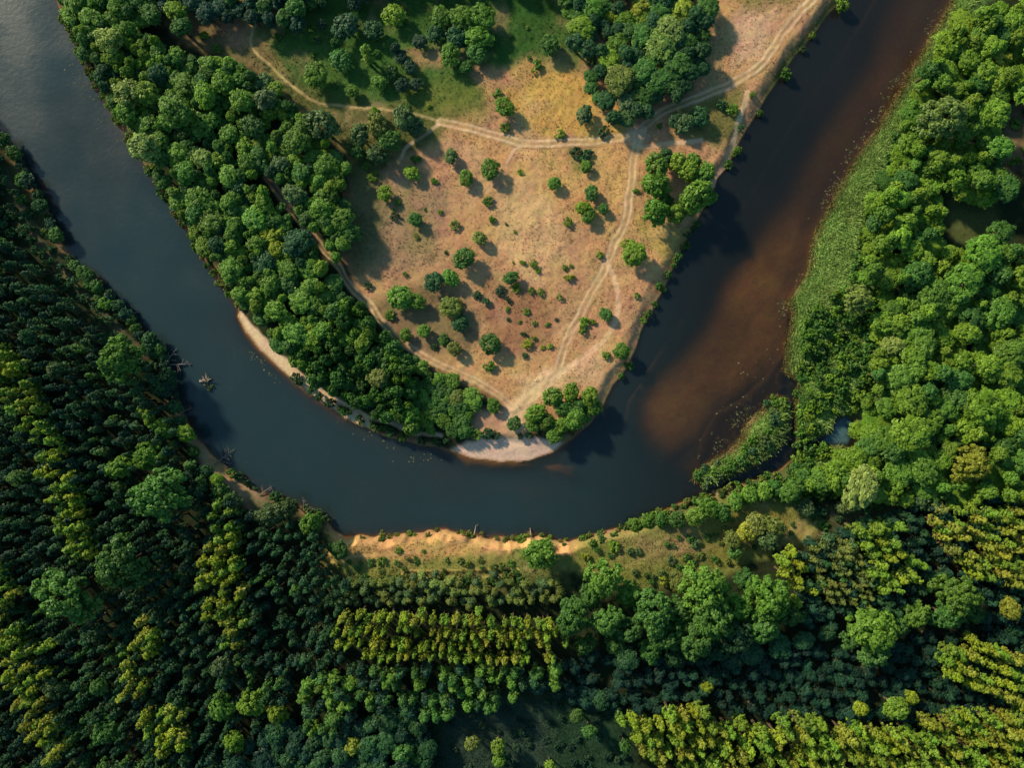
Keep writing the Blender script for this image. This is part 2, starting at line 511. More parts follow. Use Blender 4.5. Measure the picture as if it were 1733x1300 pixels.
FLOORPATCH = [
    ([(700, 1180), (1050, 1170), (1090, 1330), (700, 1330)], 6, (0.020, 0.046, 0.024), 1.0),  # glade grass, the missing tree shade put into its colour
    ([(760, 1190), (930, 1180), (930, 1330), (740, 1330)], 6, (0.030, 0.050, 0.036), 0.9),  # grey marsh, darkened for the same tree shade
    ([(1590, 320), (1680, 320), (1690, 410), (1600, 420)], 4, (0.07, 0.085, 0.03), 1.0),
    ([(1690, 160), (1790, 150), (1790, 300), (1690, 290)], 4, (0.20, 0.14, 0.08), 0.9),
    ([(1380, 860), (1520, 850), (1540, 900), (1420, 920)], 4, (0.07, 0.075, 0.035), 1.0),
    ([(1485, 485), (1505, 480), (1510, 510), (1490, 520)], 1.5, (0.33, 0.24, 0.17), 1.0),
    ([(0, 260), (60, 330), (180, 520), (300, 660), (240, 620), (130, 510), (30, 380), (-20, 300)], 4, (0.040, 0.050, 0.024), 0.9),  # dim light on the west bank put into the ground colour
    ([(285, 640), (320, 690), (345, 740), (400, 800), (450, 840), (430, 870), (350, 790), (290, 700)], 3, (0.36, 0.235, 0.14), 0.85),
    ([(410, 830), (470, 845), (440, 880)], 3, (0.10, 0.10, 0.05), 0.9),
    ([(1340, 480), (1500, 420), (1520, 700), (1340, 760)], 5, (0.09, 0.155, 0.04), 0.9),
    ([(1380, 400), (1620, 0), (1670, 0), (1480, 350), (1420, 460)], 5, (0.10, 0.17, 0.045), 0.95),
    ([(1240, 800), (1340, 790), (1340, 830), (1240, 840)], 3, (0.06, 0.10, 0.03), 0.8),
    ([(540, 950), (960, 960), (960, 1000), (540, 1000)], 3, (0.09, 0.10, 0.035), 0.8),
    ([(440, 130), (560, 200), (600, 300), (580, 420), (430, 300), (400, 180)], 5, (0.06, 0.06, 0.03), 0.8),
]

def ground_color(x, y, s, on_track=True):
    n = np.size(x)
    wx = x + 2.2 * fbm(x, y, 9, 101) + 0.7 * vnoise(x, y, 1.6, 103)
    wy = y + 2.2 * fbm(x, y, 9, 105) + 0.7 * vnoise(x, y, 1.6, 107)
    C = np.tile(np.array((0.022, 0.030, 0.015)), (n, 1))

    def put(m, c):
        nonlocal C
        m = np.asarray(m)[:, None]
        C = C * (1 - m) + np.array(c) * m
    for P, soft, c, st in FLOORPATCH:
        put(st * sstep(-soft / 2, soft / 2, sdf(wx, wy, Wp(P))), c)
    md = sstep(-1.5, 2.0, sdf(wx, wy, MEADOW))
    put(md, PINK)
    st = sstep(-1.5, 2.0, sdf(wx, wy, STRIP))
    put(st, (0.145, 0.165, 0.045))
    both = np.maximum(md, st)
    put(md * 0.5 * sstep(-0.1, 0.5, fbm(x, y, 17, 109)), STRAW)
    for P, soft, c, w in PATCHES:
        put(w * both * sstep(-soft / 2, soft / 2, sdf(wx, wy, Wp(P))), c)
    # mottling of the grass
    put(both * 0.35 * sstep(0.1, 0.7, fbm(x, y, 8, 111)), (0.27, 0.17, 0.095))
    put(both * 0.3 * sstep(0.2, 0.7, fbm(x, y, 9, 113)), (0.54, 0.35, 0.20))
    put(both * 0.3 * sstep(0.35, 0.7, vnoise(x, y, 1.3, 115)) * sstep(-0.3, 0.4, fbm(x, y, 12, 117)), (0.20, 0.17, 0.06))
    # bare shoreline, cliffs and beaches
    ld = -s
    put(sstep(3.2, 0.4, ld) * 0.75 * (s < 0) * sstep(-0.4, 0.3, fbm(x, y, 4, 121)), (0.30, 0.19, 0.09))
    cut = sstep(-55, -48, x) * (1 - sstep(14, 22, x)) * (1 - sstep(-30, -26, y))
    put(cut * sstep(2.7, 1.0, ld + 1.3 * fbm(x, y, 3, 123)), (0.54, 0.30, 0.13))
    put(cut * 0.7 * sstep(0.05, 0.4, fbm(x, y, 2.2, 125)) * sstep(6, 3, ld), (0.22, 0.13, 0.06))
    put(0.9 * sstep(-1.5, 1.5, sdf(wx, wy, LOWFLAT)), (0.40, 0.23, 0.14))
    put(sstep(-0.6, 0.8, sdf(x, y, BEACH) + 0.5 * vnoise(x, y, 2, 127)), (0.60, 0.41, 0.31))
    put(sstep(-0.5, 0.6, sdf(x, y, SPIT) + 0.5 * vnoise(x, y, 2, 129)), (0.58, 0.42, 0.27))
    rb = sstep(68, 74, x)
    put((s < 0) * sstep(1.0, 0.2, ld) * 0.65 * (1 - rb), (0.20, 0.12, 0.06))
    put((s < 0) * sstep(3.2, 1.0, ld) * 0.9 * rb, (0.07, 0.085, 0.03))
    # wheel tracks
    if on_track:
        for name, w, P in TRACKS:
            d = dline(x + 0.25 * vnoise(x, y, 3, 131), y + 0.25 * vnoise(x, y, 3, 133), P)
            wear = 0.68 + 0.4 * fbm(x, y, 6, 135)
            c = {'wood': (0.13, 0.105, 0.06), 'west': (0.5, 0.35, 0.21), 'slope': (0.25, 0.19, 0.075), 'cliff': (0.42, 0.26, 0.11), 'north': (0.5, 0.36, 0.17)}.get(name, (0.60, 0.41, 0.26))
            if w > 0.7:
                put(np.clip(wear, 0, 1) * 0.8 * sstep(2.0 * w, 1.2 * w, d), (0.35, 0.235, 0.115))
                put(np.clip(wear, 0, 1) * 0.95 * sstep(0.5, 0.15, np.abs(d - 0.85 * w)), c)
            else:
                put(np.clip(wear, 0, 1) * 0.85 * sstep(2.0 * w, 0.8 * w, d), c)
        yx, yy = W(1074, 232)
        d = np.hypot(x - yx, y - yy)
        put(0.8 * sstep(4.5, 1.5, d + 0.8 * vnoise(x, y, 2, 137)), (0.58, 0.39, 0.25))
        d = dline(x, y, smooth_line([(930, 640), (895, 668), (872, 695), (870, 720)]))
        put(0.7 * sstep(4, 1.0, d + vnoise(x, y, 2.5, 139)), (0.60, 0.41, 0.25))
    for D in DITCH:
        put(0.8 * sstep(0.8, 0.3, dline(x, y, D)), (0.08, 0.07, 0.03))
        put(0.6 * sstep(0.5, 0.2, np.abs(dline(x, y, D) - 1.1)), (0.50, 0.36, 0.12))
    # river bed
    bed = np.array((0.30, 0.17, 0.085))
    put(s > 0, bed)
    put((s > 0) * 0.6 * sstep(0.0, 0.5, fbm(x, y, 8, 141)), (0.26, 0.13, 0.05))
    shelf = sstep(-0.3, 0.8, sdf(x, y, SHELF))
    put((s > 0) * shelf * 0.9, (0.085, 0.052, 0.030))
    put((s > 0) * sstep(76, 79, x) * (1 - sstep(4, 8, y)), (0.05, 0.045, 0.035))
    put((s > 0) * shelf * 0.5 * sstep(0.3, 0.6, vnoise(x, y, 1.2, 143)), (0.30, 0.2, 0.10))
    return C

def axis(lo, hi, step, far):
    a = np.arange(lo, hi + step / 2, step)
    g = step * np.cumsum(1.35 ** np.arange(1, 26))
    g = g[g < far]
    return np.concatenate([lo - g[::-1], a, hi + g])

gx = axis(-156, 156, 0.4, 2600)
gy = axis(-120, 120, 0.4, 2600)
GX, GY = np.meshgrid(gx, gy)
X, Y = GX.ravel(), GY.ravel()
Z, S = heights(X, Y)
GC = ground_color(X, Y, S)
nx, ny = len(gx), len(gy)
ii = (np.arange(ny - 1)[:, None] * nx + np.arange(nx - 1)[None, :]).ravel()
QUADS = np.column_stack([ii, ii + 1, ii + nx + 1, ii + nx])
me = np_mesh('ground', np.column_stack([X, Y, Z]), QUADS, True)
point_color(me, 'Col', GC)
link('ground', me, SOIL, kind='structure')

def ground_z(x, y):
    z, s = heights(np.atleast_1d(np.asarray(x, float)), np.atleast_1d(np.asarray(y, float)))
    return z

# thin sheets lying on the ground: the tracks and the two beaches
def ribbon(name, P, w):
    seg = np.vstack([[0, 0], np.diff(P, axis=0)])
    L = np.cumsum(np.hypot(seg[:, 0], seg[:, 1]))
    t = np.arange(0, L[-1], 0.4)
    px, py = np.interp(t, L, P[:, 0]), np.interp(t, L, P[:, 1])
    tx, ty = np.gradient(px), np.gradient(py)
    ln = np.hypot(tx, ty) + 1e-9
    us = np.arange(-w, w + 0.01, 0.2)
    x = (px[:, None] - (ty / ln)[:, None] * us).ravel()
    y = (py[:, None] + (tx / ln)[:, None] * us).ravel()
    z, s = heights(x, y)
    m = len(us)
    q = (np.arange(len(t) - 1)[:, None] * m + np.arange(m - 1)[None, :]).ravel()
    me = np_mesh(name, np.column_stack([x, y, z + 0.035]), np.column_stack([q, q + m, q + m + 1, q + 1]), True)
    point_color(me, 'Col', ground_color(x, y, s))
    return link(name, me, SOIL, kind='structure')
for nm, w, P in TRACKS:
    ribbon('dirt_track' if w > 0.7 else 'footpath', P, 2.0 * w if w > 0.7 else 1.6 * w)

def patch(name, P, dz=0.02):
    ctr = np.column_stack([X[QUADS].mean(1), Y[QUADS].mean(1)])
    lo, hi = P.min(0) - 1, P.max(0) + 1
    pre = np.where((ctr[:, 0] > lo[0]) & (ctr[:, 0] < hi[0]) & (ctr[:, 1] > lo[1]) & (ctr[:, 1] < hi[1]))[0]
    c = ctr[pre]
    ok = (sdf(c[:, 0], c[:, 1], P) > 0) & (S[QUADS[pre]].max(1) < -0.1)
    f = QUADS[pre][ok]
    u, inv = np.unique(f, return_inverse=True)
    me = np_mesh(name, np.column_stack([X[u], Y[u], Z[u] + dz]), inv.reshape(-1, 4), True)
    point_color(me, 'Col', GC[u])
    return link(name, me, SOIL, kind='structure')
patch('sand_beach', BEACH)
patch('sand_spit', SPIT)

# water surface
wx_ = axis(-156, 156, 0.8, 2600)
wy_ = axis(-120, 120, 0.8, 2600)
AX, AY = np.meshgrid(wx_, wy_)
AX, AY = AX.ravel(), AY.ravel()
ws = river_s(AX, AY)
wd = np.where(ws > 0, bed_depth(AX, AY, ws), 0.05)
n2, m2 = len(wx_), len(wy_)
ii = (np.arange(m2 - 1)[:, None] * n2 + np.arange(n2 - 1)[None, :]).ravel()
q = np.column_stack([ii, ii + 1, ii + n2 + 1, ii + n2])
q = q[(ws[q] > -2.5).any(1)]
u, inv = np.unique(q, return_inverse=True)
me = np_mesh('river', np.column_stack([AX[u], AY[u], np.zeros(len(u))]), inv.reshape(-1, 4), True)
a = me.attributes.new('depth', 'FLOAT', 'POINT')
a.data.foreach_set('value', wd[u].astype(np.float32))
rgt = sstep(-5, 65, AX[u])[:, None]
MC = np.array((0.014, 0.031, 0.036)) * (1 - rgt) + np.array((0.007, 0.009, 0.009)) * rgt  # murk; the left arm's teal stands in for sky reflection
mud = sstep(-0.2, 0.6, fbm(AX[u], AY[u], 30, 151))[:, None]
MC = MC * (1 - 0.35 * mud) + np.array((0.022, 0.020, 0.017)) * 0.35 * mud * (1 - 0.4 * rgt)
pd = sstep(-0.3, 0.8, sdf(AX[u], AY[u], POND))[:, None]
MC = MC * (1 - pd) + np.array((0.06, 0.125, 0.145)) * pd  # pale blue: sky reflection put into the pond's colour
point_color(me, 'murk', MC)
link('river', me, WATER, kind='structure')

# ------------------------------------------------------------------ foliage prototypes
def leaves_mesh(name, pts, nrm, size, bright):
    """one small quad per leaf spray"""
    n = len(pts)
    r = rng.normal(size=(n, 3))
    t = np.cross(nrm, r)
    t /= np.linalg.norm(t, axis=1)[:, None] + 1e-9
    b = np.cross(nrm, t)
    sz = (size * rng.uniform(0.6, 1.25, n))[:, None]
    a = sz * t
    c = sz * b * rng.uniform(0.45, 0.8, n)[:, None]
    fold = nrm * sz * 0.25
    V = np.stack([pts - a, pts - c + fold, pts + a, pts + c + fold], 1).reshape(-1, 3)
    F = np.arange(4 * n).reshape(n, 4)
    me = np_mesh(name, V, F)
    face_float(me, 'v', bright)
    me.materials.append(LEAF)
    return me

def unit(v):
    return v / (np.linalg.norm(v, axis=-1, keepdims=True) + 1e-9)

def crown(R, H, z0, nlobe, nsub, nleaf, leaf, shape='round', low=False):
    """crown of big lobes, each covered in leaf clumps made of small leaf faces"""
    P, Nn, B = [], [], []
    zc, hz = (z0 + H) / 2, (H - z0) / 2
    lobes = []
    for k in range(nlobe):
        if shape == 'slim':
            t = (k + 0.5) / nlobe
            z = z0 + (H - z0) * t ** 0.85
            prof = (1 - t) ** 0.75 * 0.9 + 0.12
            a = k * 2.4 + rng.uniform(-.4, .4)
            rr = R * prof * 0.62
            lobes.append((np.array([math.cos(a) * rr, math.sin(a) * rr, z]), R * (0.22 + 0.30 * prof)))
        else:
            for _ in range(30):
                d = unit(rng.normal(size=3))
                if d[2] < -0.35:
                    continue
                c = np.array([d[0] * R * 0.66, d[1] * R * 0.66, zc + d[2] * hz * 0.66]) * np.array([1, 1, 1])
                rad = R * rng.uniform(0.22, 0.38)
                if all(np.linalg.norm((c - l[0]) * np.array([1, 1, R / max(hz, R)])) > 0.52 * (rad + l[1]) for l in lobes):
                    break
            lobes.append((c, rad))
    if shape == 'oak':
        lobes = []
        doms = [(np.array([0, 0, H - 0.42 * (H - z0)]), R * 0.64)]
        for k in range(6):
            a = k * 1.05 + rng.uniform(-.35, .35)
            q = R * rng.uniform(0.36, 0.62)
            doms.append((np.array([math.cos(a) * q, math.sin(a) * q, z0 + (H - z0) * rng.uniform(0.28, 0.60)]), R * rng.uniform(0.32, 0.48)))
        for dc, dr in doms:
            for j in range(max(3, int(nlobe * (dr / R) ** 2))):
                d = unit(rng.normal(size=3))
                d[2] = abs(d[2]) if rng.uniform() < 0.8 else d[2]
                lobes.append((dc + d * dr * np.array([.85, .85, .8]), R * rng.uniform(0.085, 0.175)))
    for c, rad in lobes:
        lb = rng.uniform(-0.18, 0.18)
        for j in range(nsub):
            d = unit(rng.normal(size=3))
            if d[2] < -0.25 and not low:
                d[2] = abs(d[2])
            sc_ = c + d * rad * rng.uniform(0.7, 1.0) * np.array([1, 1, 0.85 if shape != 'slim' else 1.1])
            srad = rad * rng.uniform(0.30, 0.52)
            sb = lb + rng.uniform(-0.2, 0.2)
            m = nleaf
            dd = unit(rng.normal(size=(m, 3)))
            dd[:, 2] = np.where(dd[:, 2] < -0.2, -dd[:, 2] * 0.6, dd[:, 2])
            dd = unit(dd)
            rr = srad * rng.uniform(0.45, 1.3, m)[:, None]
            P.append(sc_ + dd * rr)
            Nn.append(unit(dd * 0.8 + d * 0.5 + rng.normal(size=(m, 3)) * 0.4 + np.array([0, 0, 0.15])))
            B.append(np.clip(0.5 + sb + rng.uniform(-0.25, 0.25, m), 0, 1))
    P, Nn, B = np.vstack(P), np.vstack(Nn), np.concatenate(B)
    P[:, 2] = np.maximum(P[:, 2], 0.06)
    return leaves_mesh('crown', P, Nn, leaf, B)

def tube(path, radii, n=7):
    """tapered tube along a list of points"""
    path = np.asarray(path, float)
    V, F = [], []
    for k, p in enumerate(path):
        d = unit(path[min(k + 1, len(path) - 1)] - path[max(k - 1, 0)])
        a = unit(np.cross(d, np.array([0.31, 0.87, 0.2])))
        b = np.cross(d, a)
        for j in range(n):
            t = 2 * math.pi * j / n
            V.append(p + radii[k] * (math.cos(t) * a + math.sin(t) * b))
    for k in range(len(path) - 1):
        for j in range(n):
            F.append((k * n + j, k * n + (j + 1) % n, (k + 1) * n + (j + 1) % n, (k + 1) * n + j))
    return np.array(V), np.array(F)

def tubes_mesh(name, items, mat):
    Vs, Fs, o = [], [], 0
    for path, radii in items:
        V, F = tube(path, radii)
        Vs.append(V)
        Fs.append(F + o)
        o += len(V)
    me = np_mesh(name, np.vstack(Vs), np.vstack(Fs), True)
    me.materials.append(mat)
    return me

def trunk(R, H, z0, limbs=5, mat=None):
    rb = 0.022 * H + 0.05
    zt = H * 0.86
    jx, jy = rng.uniform(-.05, .05, 2) * H
    items = [([(0, 0, -0.4), (jx * .3, jy * .3, H * .25), (jx, jy, H * .55), (jx * 1.2, jy * 1.2, zt)], [rb * 1.3, rb, rb * .6, rb * .15])]
    for k in range(limbs):
        a = k * 2.399 + rng.uniform(-.3, .3)
        zs = z0 + (H - z0) * rng.uniform(0.0, 0.45)
        f = zs / H
        s0 = np.array([jx * f, jy * f, zs])
        e = np.array([math.cos(a) * R * .7, math.sin(a) * R * .7, min(zs + (H - z0) * 0.35, H * .92)])
        m = (s0 + e) / 2 + np.array([0, 0, -0.06 * H])
        items.append(([s0, m, e], [rb * .45, rb * .3, rb * .08]))
    return tubes_mesh('trunk', items, mat or BARK)

SHAPES = {  # kind: nominal radius, height, crown base, lobes, clumps, leaves, leaf size, number of variants
    'round': (2.7, 6.5, 0.6, 24, 9, 15, 0.27, 7),
    'tall': (2.9, 14.0, 4.5, 27, 9, 15, 0.29, 8),
    'oak': (8.2, 17.0, 4.0, 84, 9, 16, 0.38, 6),
    'slim': (1.8, 15.0, 5.5, 16, 5, 16, 0.26, 9),
    'bush': (1.6, 1.9, 0.05, 8, 8, 14, 0.20, 6),
}
PROTO = {}
for k, (R, H, z0, nl, nsb, nlf, lf, nv) in SHAPES.items():
    PROTO[k] = []
    for v in range(nv):
        cm = crown(R, H, z0, nl, nsb, nlf, lf, k if k in ('slim', 'oak') else 'round', low=(k == 'bush'))
        tm = trunk(R, H, max(z0, 0.3), 3 if k == 'slim' else 6)
        PROTO[k].append((cm, tm))

COLS = {
    'shade': (0.013, 0.044, 0.026), 'yel': (0.225, 0.290, 0.018), 'lime': (0.160, 0.268, 0.024), 'bri': (0.110, 0.220, 0.026), 'mid': (0.066, 0.155, 0.028),  # first entry: leaf green with the shade over low stands put into it
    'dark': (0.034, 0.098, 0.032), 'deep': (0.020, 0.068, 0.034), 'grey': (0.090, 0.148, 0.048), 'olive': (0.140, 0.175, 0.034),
    'pale': (0.205, 0.275, 0.058), 'gold': (0.235, 0.265, 0.026), 'teal': (0.048, 0.140, 0.056), 'ash': (0.042, 0.090, 0.044),
}
CNAME = {'shade': 'very dark', 'yel': 'yellow', 'lime': 'lime green', 'bri': 'bright green', 'mid': 'green', 'dark': 'dark green', 'deep': 'blackish green',
         'grey': 'grey green', 'olive': 'olive green', 'pale': 'pale green', 'gold': 'golden green', 'teal': 'bluish green', 'ash': 'ashen green'}
NOUN = {'round': 'round tree', 'tall': 'woodland tree', 'oak': 'broad oak', 'slim': 'slim tree', 'bush': 'bush'}
TNAME = {'round': 'leafy_tree', 'tall': 'woodland_tree', 'oak': 'broad_tree', 'slim': 'plantation_tree', 'bush': 'bush'}

TREES = []   # dicts: kind, x, y (base), R, h, col, region, ax, ay, ar (as seen)
GRID = {}
def occupied(ax, ay, ar, f):
    c0, c1 = int(ax // 40), int(ay // 40)
    for i in range(c0 - 2, c0 + 3):
        for j in range(c1 - 2, c1 + 3):
            for (x, y, r) in GRID.get((i, j), ()):
                if (x - ax) ** 2 + (y - ay) ** 2 < max(f * (r + ar), 0.86 * r if r > 23 and f < 0.6 else 0) ** 2:
                    return True
    return False

def add(kind, ax, ay, ar, col, h, region, label=None, hand=False):
    if region == 'in the peninsula wood' and ax > 700:
        h = min(h, 2.7 + 0.002 * max(0, 700 - ay))
    h *= {'slim': 0.68, 'tall': 0.72}.get(kind, 1.0)
    z = 1.6
    zc = z + 0.62 * h
    s = (CAMH - zc) / CAMH
    x, y = W(ax, ay)
    x, y = x * s, y * s
    GRID.setdefault((int(ax // 40), int(ay // 40)), []).append((ax, ay, ar))
    TREES.append(dict(kind=kind, x=x, y=y, R=ar / PXM * s, h=h, col=col, region=region, ax=ax, ay=ay, ar=ar, label=label, hand=hand, ex=rng.uniform(0.86, 1.16)))

# ---- trees and bushes standing free on the meadow (seen centre x, y, radius in photo pixels, colour)
MEADOW_TREES = [
    (535, 128, 23, 'mid'), (576, 101, 20, 'mid'), (665, 24, 20, 'lime'), (642, 138, 14, 'bri'), (596, 153, 12, 'mid'),
    (703, 141, 12, 'ash'), (710, 69, 13, 'ash'), (585, 43, 23, 'ash'), (631, 50, 18, 'dark'), (443, 147, 25, 'grey'),
    (746, 29, 20, 'mid'), (784, 28, 24, 'mid'), (816, 30, 24, 'bri'), (810, 62, 24, 'mid'), (762, 92, 20, 'mid'), (806, 88, 19, 'mid'),
    (787, 113, 13, 'mid'), (737, 55, 17, 'dark'), (774, 60, 20, 'dark'),
    (854, 180, 18, 'bri'), (830, 286, 18, 'bri'), (789, 301, 14, 'mid'), (697, 292, 14, 'lime'), (651, 327, 14, 'lime'),
    (785, 437, 20, 'mid'), (811, 403, 13, 'pale'), (703, 372, 13, 'mid'), (931, 74, 19, 'mid'), (990, 193, 16, 'grey'),
    (735, 477, 18, 'dark'), (762, 471, 16, 'mid'), (677, 503, 22, 'mid'), (704, 510, 16, 'mid'), (763, 521, 20, 'olive'),
    (769, 590, 13, 'olive'), (752, 574, 10, 'mid'), (830, 582, 19, 'mid'), (865, 470, 13, 'mid'), (1074, 429, 22, 'lime'),
    (1052, 594, 15, 'bri'), (1026, 532, 12, 'mid'), (988, 352, 14, 'lime'), (996, 366, 13, 'bri'), (1021, 353, 10, 'mid'), (1002, 326, 14, 'mid'),
    (686, 567, 12, 'mid'), (717, 560, 12, 'mid'), (870, 717, 13, 'mid'), (835, 687, 13, 'mid'), (992, 281, 11, 'bri'), (938, 310, 12, 'bri'),
    (763, 264, 13, 'grey'), (778, 547, 15, 'dark'), (1160, 208, 18, 'grey'), (1184, 198, 18, 'dark'), (1145, 203, 14, 'dark'),
]
MEADOW_LABELS = {
    (854, 180): 'bright green round tree north of the track, middle and biggest of three in a column',
    (785, 437): 'largest lone dark green round tree on the open dry meadow',
    (1074, 429): 'big lime green tree right of the pale south track, by the riverside grass',
    (830, 286): 'bright round tree with star shaped crown below the bend of the main track',
    (811, 403): 'pale green round tree just above right of the largest lone meadow tree',
    (990, 193): 'grey green tree in the golden grass left of the track fork',
    (1052, 594): 'bright green tree at the meadow corner beside the river bank',
    (870, 717): 'compact dark tree between the sand beach and the riverside thicket',
    (1026, 532): 'small dark round tree inside the loop of the two pale tracks',
    (931, 74): 'green round tree alone left of the big northern copse',
    (665, 24): 'tall lime green tree at the top edge of the grassy glade',
    (443, 147): 'large grey green tree just left of the winding north track',
    (642, 138): 'bright round tree in the shaded glade above the winding track',
    (830, 582): 'dark multi stemmed round tree in the lower meadow, alone',
}
for (ax, ay, ar, c) in MEADOW_TREES:
    if c == 'mid' and (ax, ay) not in MEADOW_LABELS and rng.uniform() < 0.7:
        c = 'bri'
    add('round', ax, ay, ar, c, max(1.5, ar / PXM * 1.35), 'on the meadow', MEADOW_LABELS.get((ax, ay)), True)
add('slim', 619, 86, 11, 'lime', 11, 'in the shaded glade', 'narrow lime green poplar standing alone in the shaded glade', True)
add('slim', 622, 100, 10, 'lime', 8, 'in the shaded glade', 'shorter lime green poplar touching the narrow poplar in the glade', True)

MEADOW_BUSHES = [
    (841, 156, 8, 'mid'), (854, 215, 10, 'bri'), (735, 306, 7, 'mid'), (703, 268, 10, 'mid'), (631, 299, 10, 'bri'), (619, 280, 8, 'mid'),
    (826, 340, 10, 'mid'), (907, 110, 11, 'mid'), (947, 226, 10, 'bri'), (1022, 222, 11, 'dark'), (1222, 178, 12, 'dark'), (1240, 184, 12, 'mid'),
    (1273, 159, 6, 'bri'), (1117, 213, 6, 'mid'), (976, 258, 12, 'dark'), (992, 262, 12, 'dark'), (881, 291, 6, 'lime'), (1077, 323, 6, 'mid'), (962, 376, 9, 'lime'),
    (769, 380, 10, 'pale'), (833, 371, 7, 'mid'), (885, 445, 6, 'lime'), (778, 519, 12, 'olive'), (660, 533, 10, 'mid'), (749, 577, 8, 'mid'),
    (828, 619, 11, 'mid'), (888, 602, 6, 'dark'), (735, 588, 8, 'dark'), (873, 487, 9, 'bri'), (892, 582, 10, 'gold'), (891, 527, 7, 'bri'), (859, 523, 5, 'bri'),
    (904, 446, 8, 'bri'), (910, 457, 6, 'lime'), (1015, 432, 7, 'lime'), (963, 469, 9, 'gold'), (956, 453, 6, 'mid'), (967, 450, 4, 'mid'), (947, 504, 7, 'pale'), (899, 492, 7, 'bri'),
    (915, 494, 7, 'bri'), (1060, 412, 10, 'bri'), (1078, 501, 6, 'bri'), (990, 544, 10, 'bri'), (986, 557, 9, 'mid'), (1003, 545, 6, 'lime'), (1026, 602, 8, 'mid'),
    (1091, 541, 7, 'lime'), (904, 547, 5, 'mid'), (927, 549, 5, 'mid'), (904, 572, 5, 'bri'), (930, 586, 6, 'bri'), (887, 566, 6, 'dark'), (918, 588, 5, 'gold'),
    (823, 734, 12, 'dark'), (806, 736, 11, 'mid'), (838, 736, 9, 'dark'), (880, 739, 6, 'dark'), (895, 738, 6, 'dark'), (726, 179, 5, 'bri'), (672, 343, 7, 'mid'), (668, 366, 9, 'ash'), (666, 355, 4, 'lime'),
    (705, 400, 6, 'olive'), (622, 483, 8, 'dark'), (685, 464, 5, 'mid'), (755, 427, 4, 'dark'), (745, 359, 5, 'mid'), (719, 354, 3, 'mid'), (857, 379, 3, 'mid'), (872, 393, 3, 'mid'),
    (845, 496, 8, 'ash'), (848, 488, 7, 'ash'), (860, 508, 7, 'ash'), (869, 444, 3, 'mid'), (860, 540, 4, 'dark'), (880, 545, 4, 'mid'), (942, 541, 4, 'dark'), (808, 500, 9, 'dark'), (822, 512, 8, 'dark'),
    (676, 930, 7, 'mid'), (648, 948, 9, 'mid'), (718, 931, 4, 'mid'), (1039, 925, 11, 'lime'), (1034, 916, 6, 'lime'), (1073, 988, 6, 'lime'),
    (780, 948, 7, 'olive'), (792, 953, 8, 'olive'), (850, 955, 8, 'olive'), (835, 957, 7, 'olive'), (865, 951, 7, 'mid'), (690, 905, 6, 'lime'), (700, 908, 5, 'lime'), (782, 900, 4, 'lime'),
    (881, 908, 9, 'mid'), (891, 912, 8, 'mid'), (470, 62, 7, 'mid'), (529, 66, 7, 'mid'), (539, 68, 6, 'grey'), (530, 92, 6, 'mid'), (567, 144, 6, 'mid'), (528, 48, 7, 'mid'), (345, 60, 9, 'mid'), (367, 82, 9, 'bri'),
    (895, 96, 5, 'mid'), (893, 46, 4, 'pale'), (862, 60, 3, 'pale'), (1000, 100, 12, 'bri'), (690, 180, 6, 'mid'),
]
for (ax, ay, ar, c) in MEADOW_BUSHES:
    c = {'mid': 'bri', 'bri': 'lime' if rng.uniform() < 0.5 else 'bri'}.get(c, c)
    add('bush', ax, ay, ar, c, max(0.5, ar / PXM * 0.8), 'on the dry meadow', None, True)

# ---- copses with trees told apart in the photo
def hand(lst, kind, hf, region, hmin=4):
    for (ax, ay, ar, c) in lst:
        add(kind, ax, ay, ar, c, max(hmin, ar / PXM * hf), region, None, True)
hand([(985, 49, 24, 'lime'), (1002, 14, 22, 'bri'), (1034, 26, 13, 'yel'), (1057, 32, 17, 'lime'), (1083, 12, 18, 'gold'), (1088, 32, 16, 'lime'),
      (1132, 52, 27, 'pale'), (1117, 81, 27, 'pale'), (1155, 17, 22, 'gold'), (1188, 59, 15, 'mid'), (1198, 10, 22, 'mid'), (1045, 75, 19, 'bri'),
      (1031, 101, 21, 'lime'), (1048, 136, 27, 'olive'), (1088, 121, 25, 'mid'), (1117, 138, 25, 'mid'), (1146, 112, 26, 'mid'), (1060, 173, 19, 'grey'),
      (1060, 199, 17, 'grey'), (1000, 130, 13, 'mid'), (1000, 148, 12, 'mid'), (1010, 164, 10, 'mid'), (1085, 62, 22, 'mid'), (1120, 20, 20, 'mid'), (1160, 70, 20, 'mid'), (1085, 165, 20, 'mid'),
      (965, 20, 14, 'bri'), (960, -5, 18, 'mid')],
     'tall', 2.4, 'in the northern copse', 5)
hand([(1112, 280, 22, 'bri'), (1112, 312, 25, 'bri'), (1112, 358, 24, 'bri'), (1146, 274, 17, 'lime'), (1166, 289, 19, 'lime'), (1175, 271, 14, 'bri'),
      (1195, 292, 18, 'bri'), (1180, 330, 28, 'bri'), (1205, 332, 13, 'bri'), (1145, 360, 18, 'lime'), (1187, 308, 17, 'mid'), (1128, 338, 14, 'mid'), (1165, 348, 18, 'bri'), (1128, 264, 14, 'dark')],
     'round', 2.1, 'in the tree ring')
hand([(936, 672, 18, 'bri'), (907, 700, 18, 'lime'), (924, 714, 16, 'bri'), (901, 720, 13, 'bri'), (967, 665, 16, 'lime'), (999, 671, 17, 'lime'), (1005, 690, 15, 'bri'),
      (973, 709, 20, 'bri'), (938, 737, 15, 'bri'), (951, 720, 15, 'bri'), (978, 687, 15, 'mid'), (955, 692, 16, 'mid'), (990, 705, 12, 'mid')],
     'round', 1.9, 'in the riverside thicket')
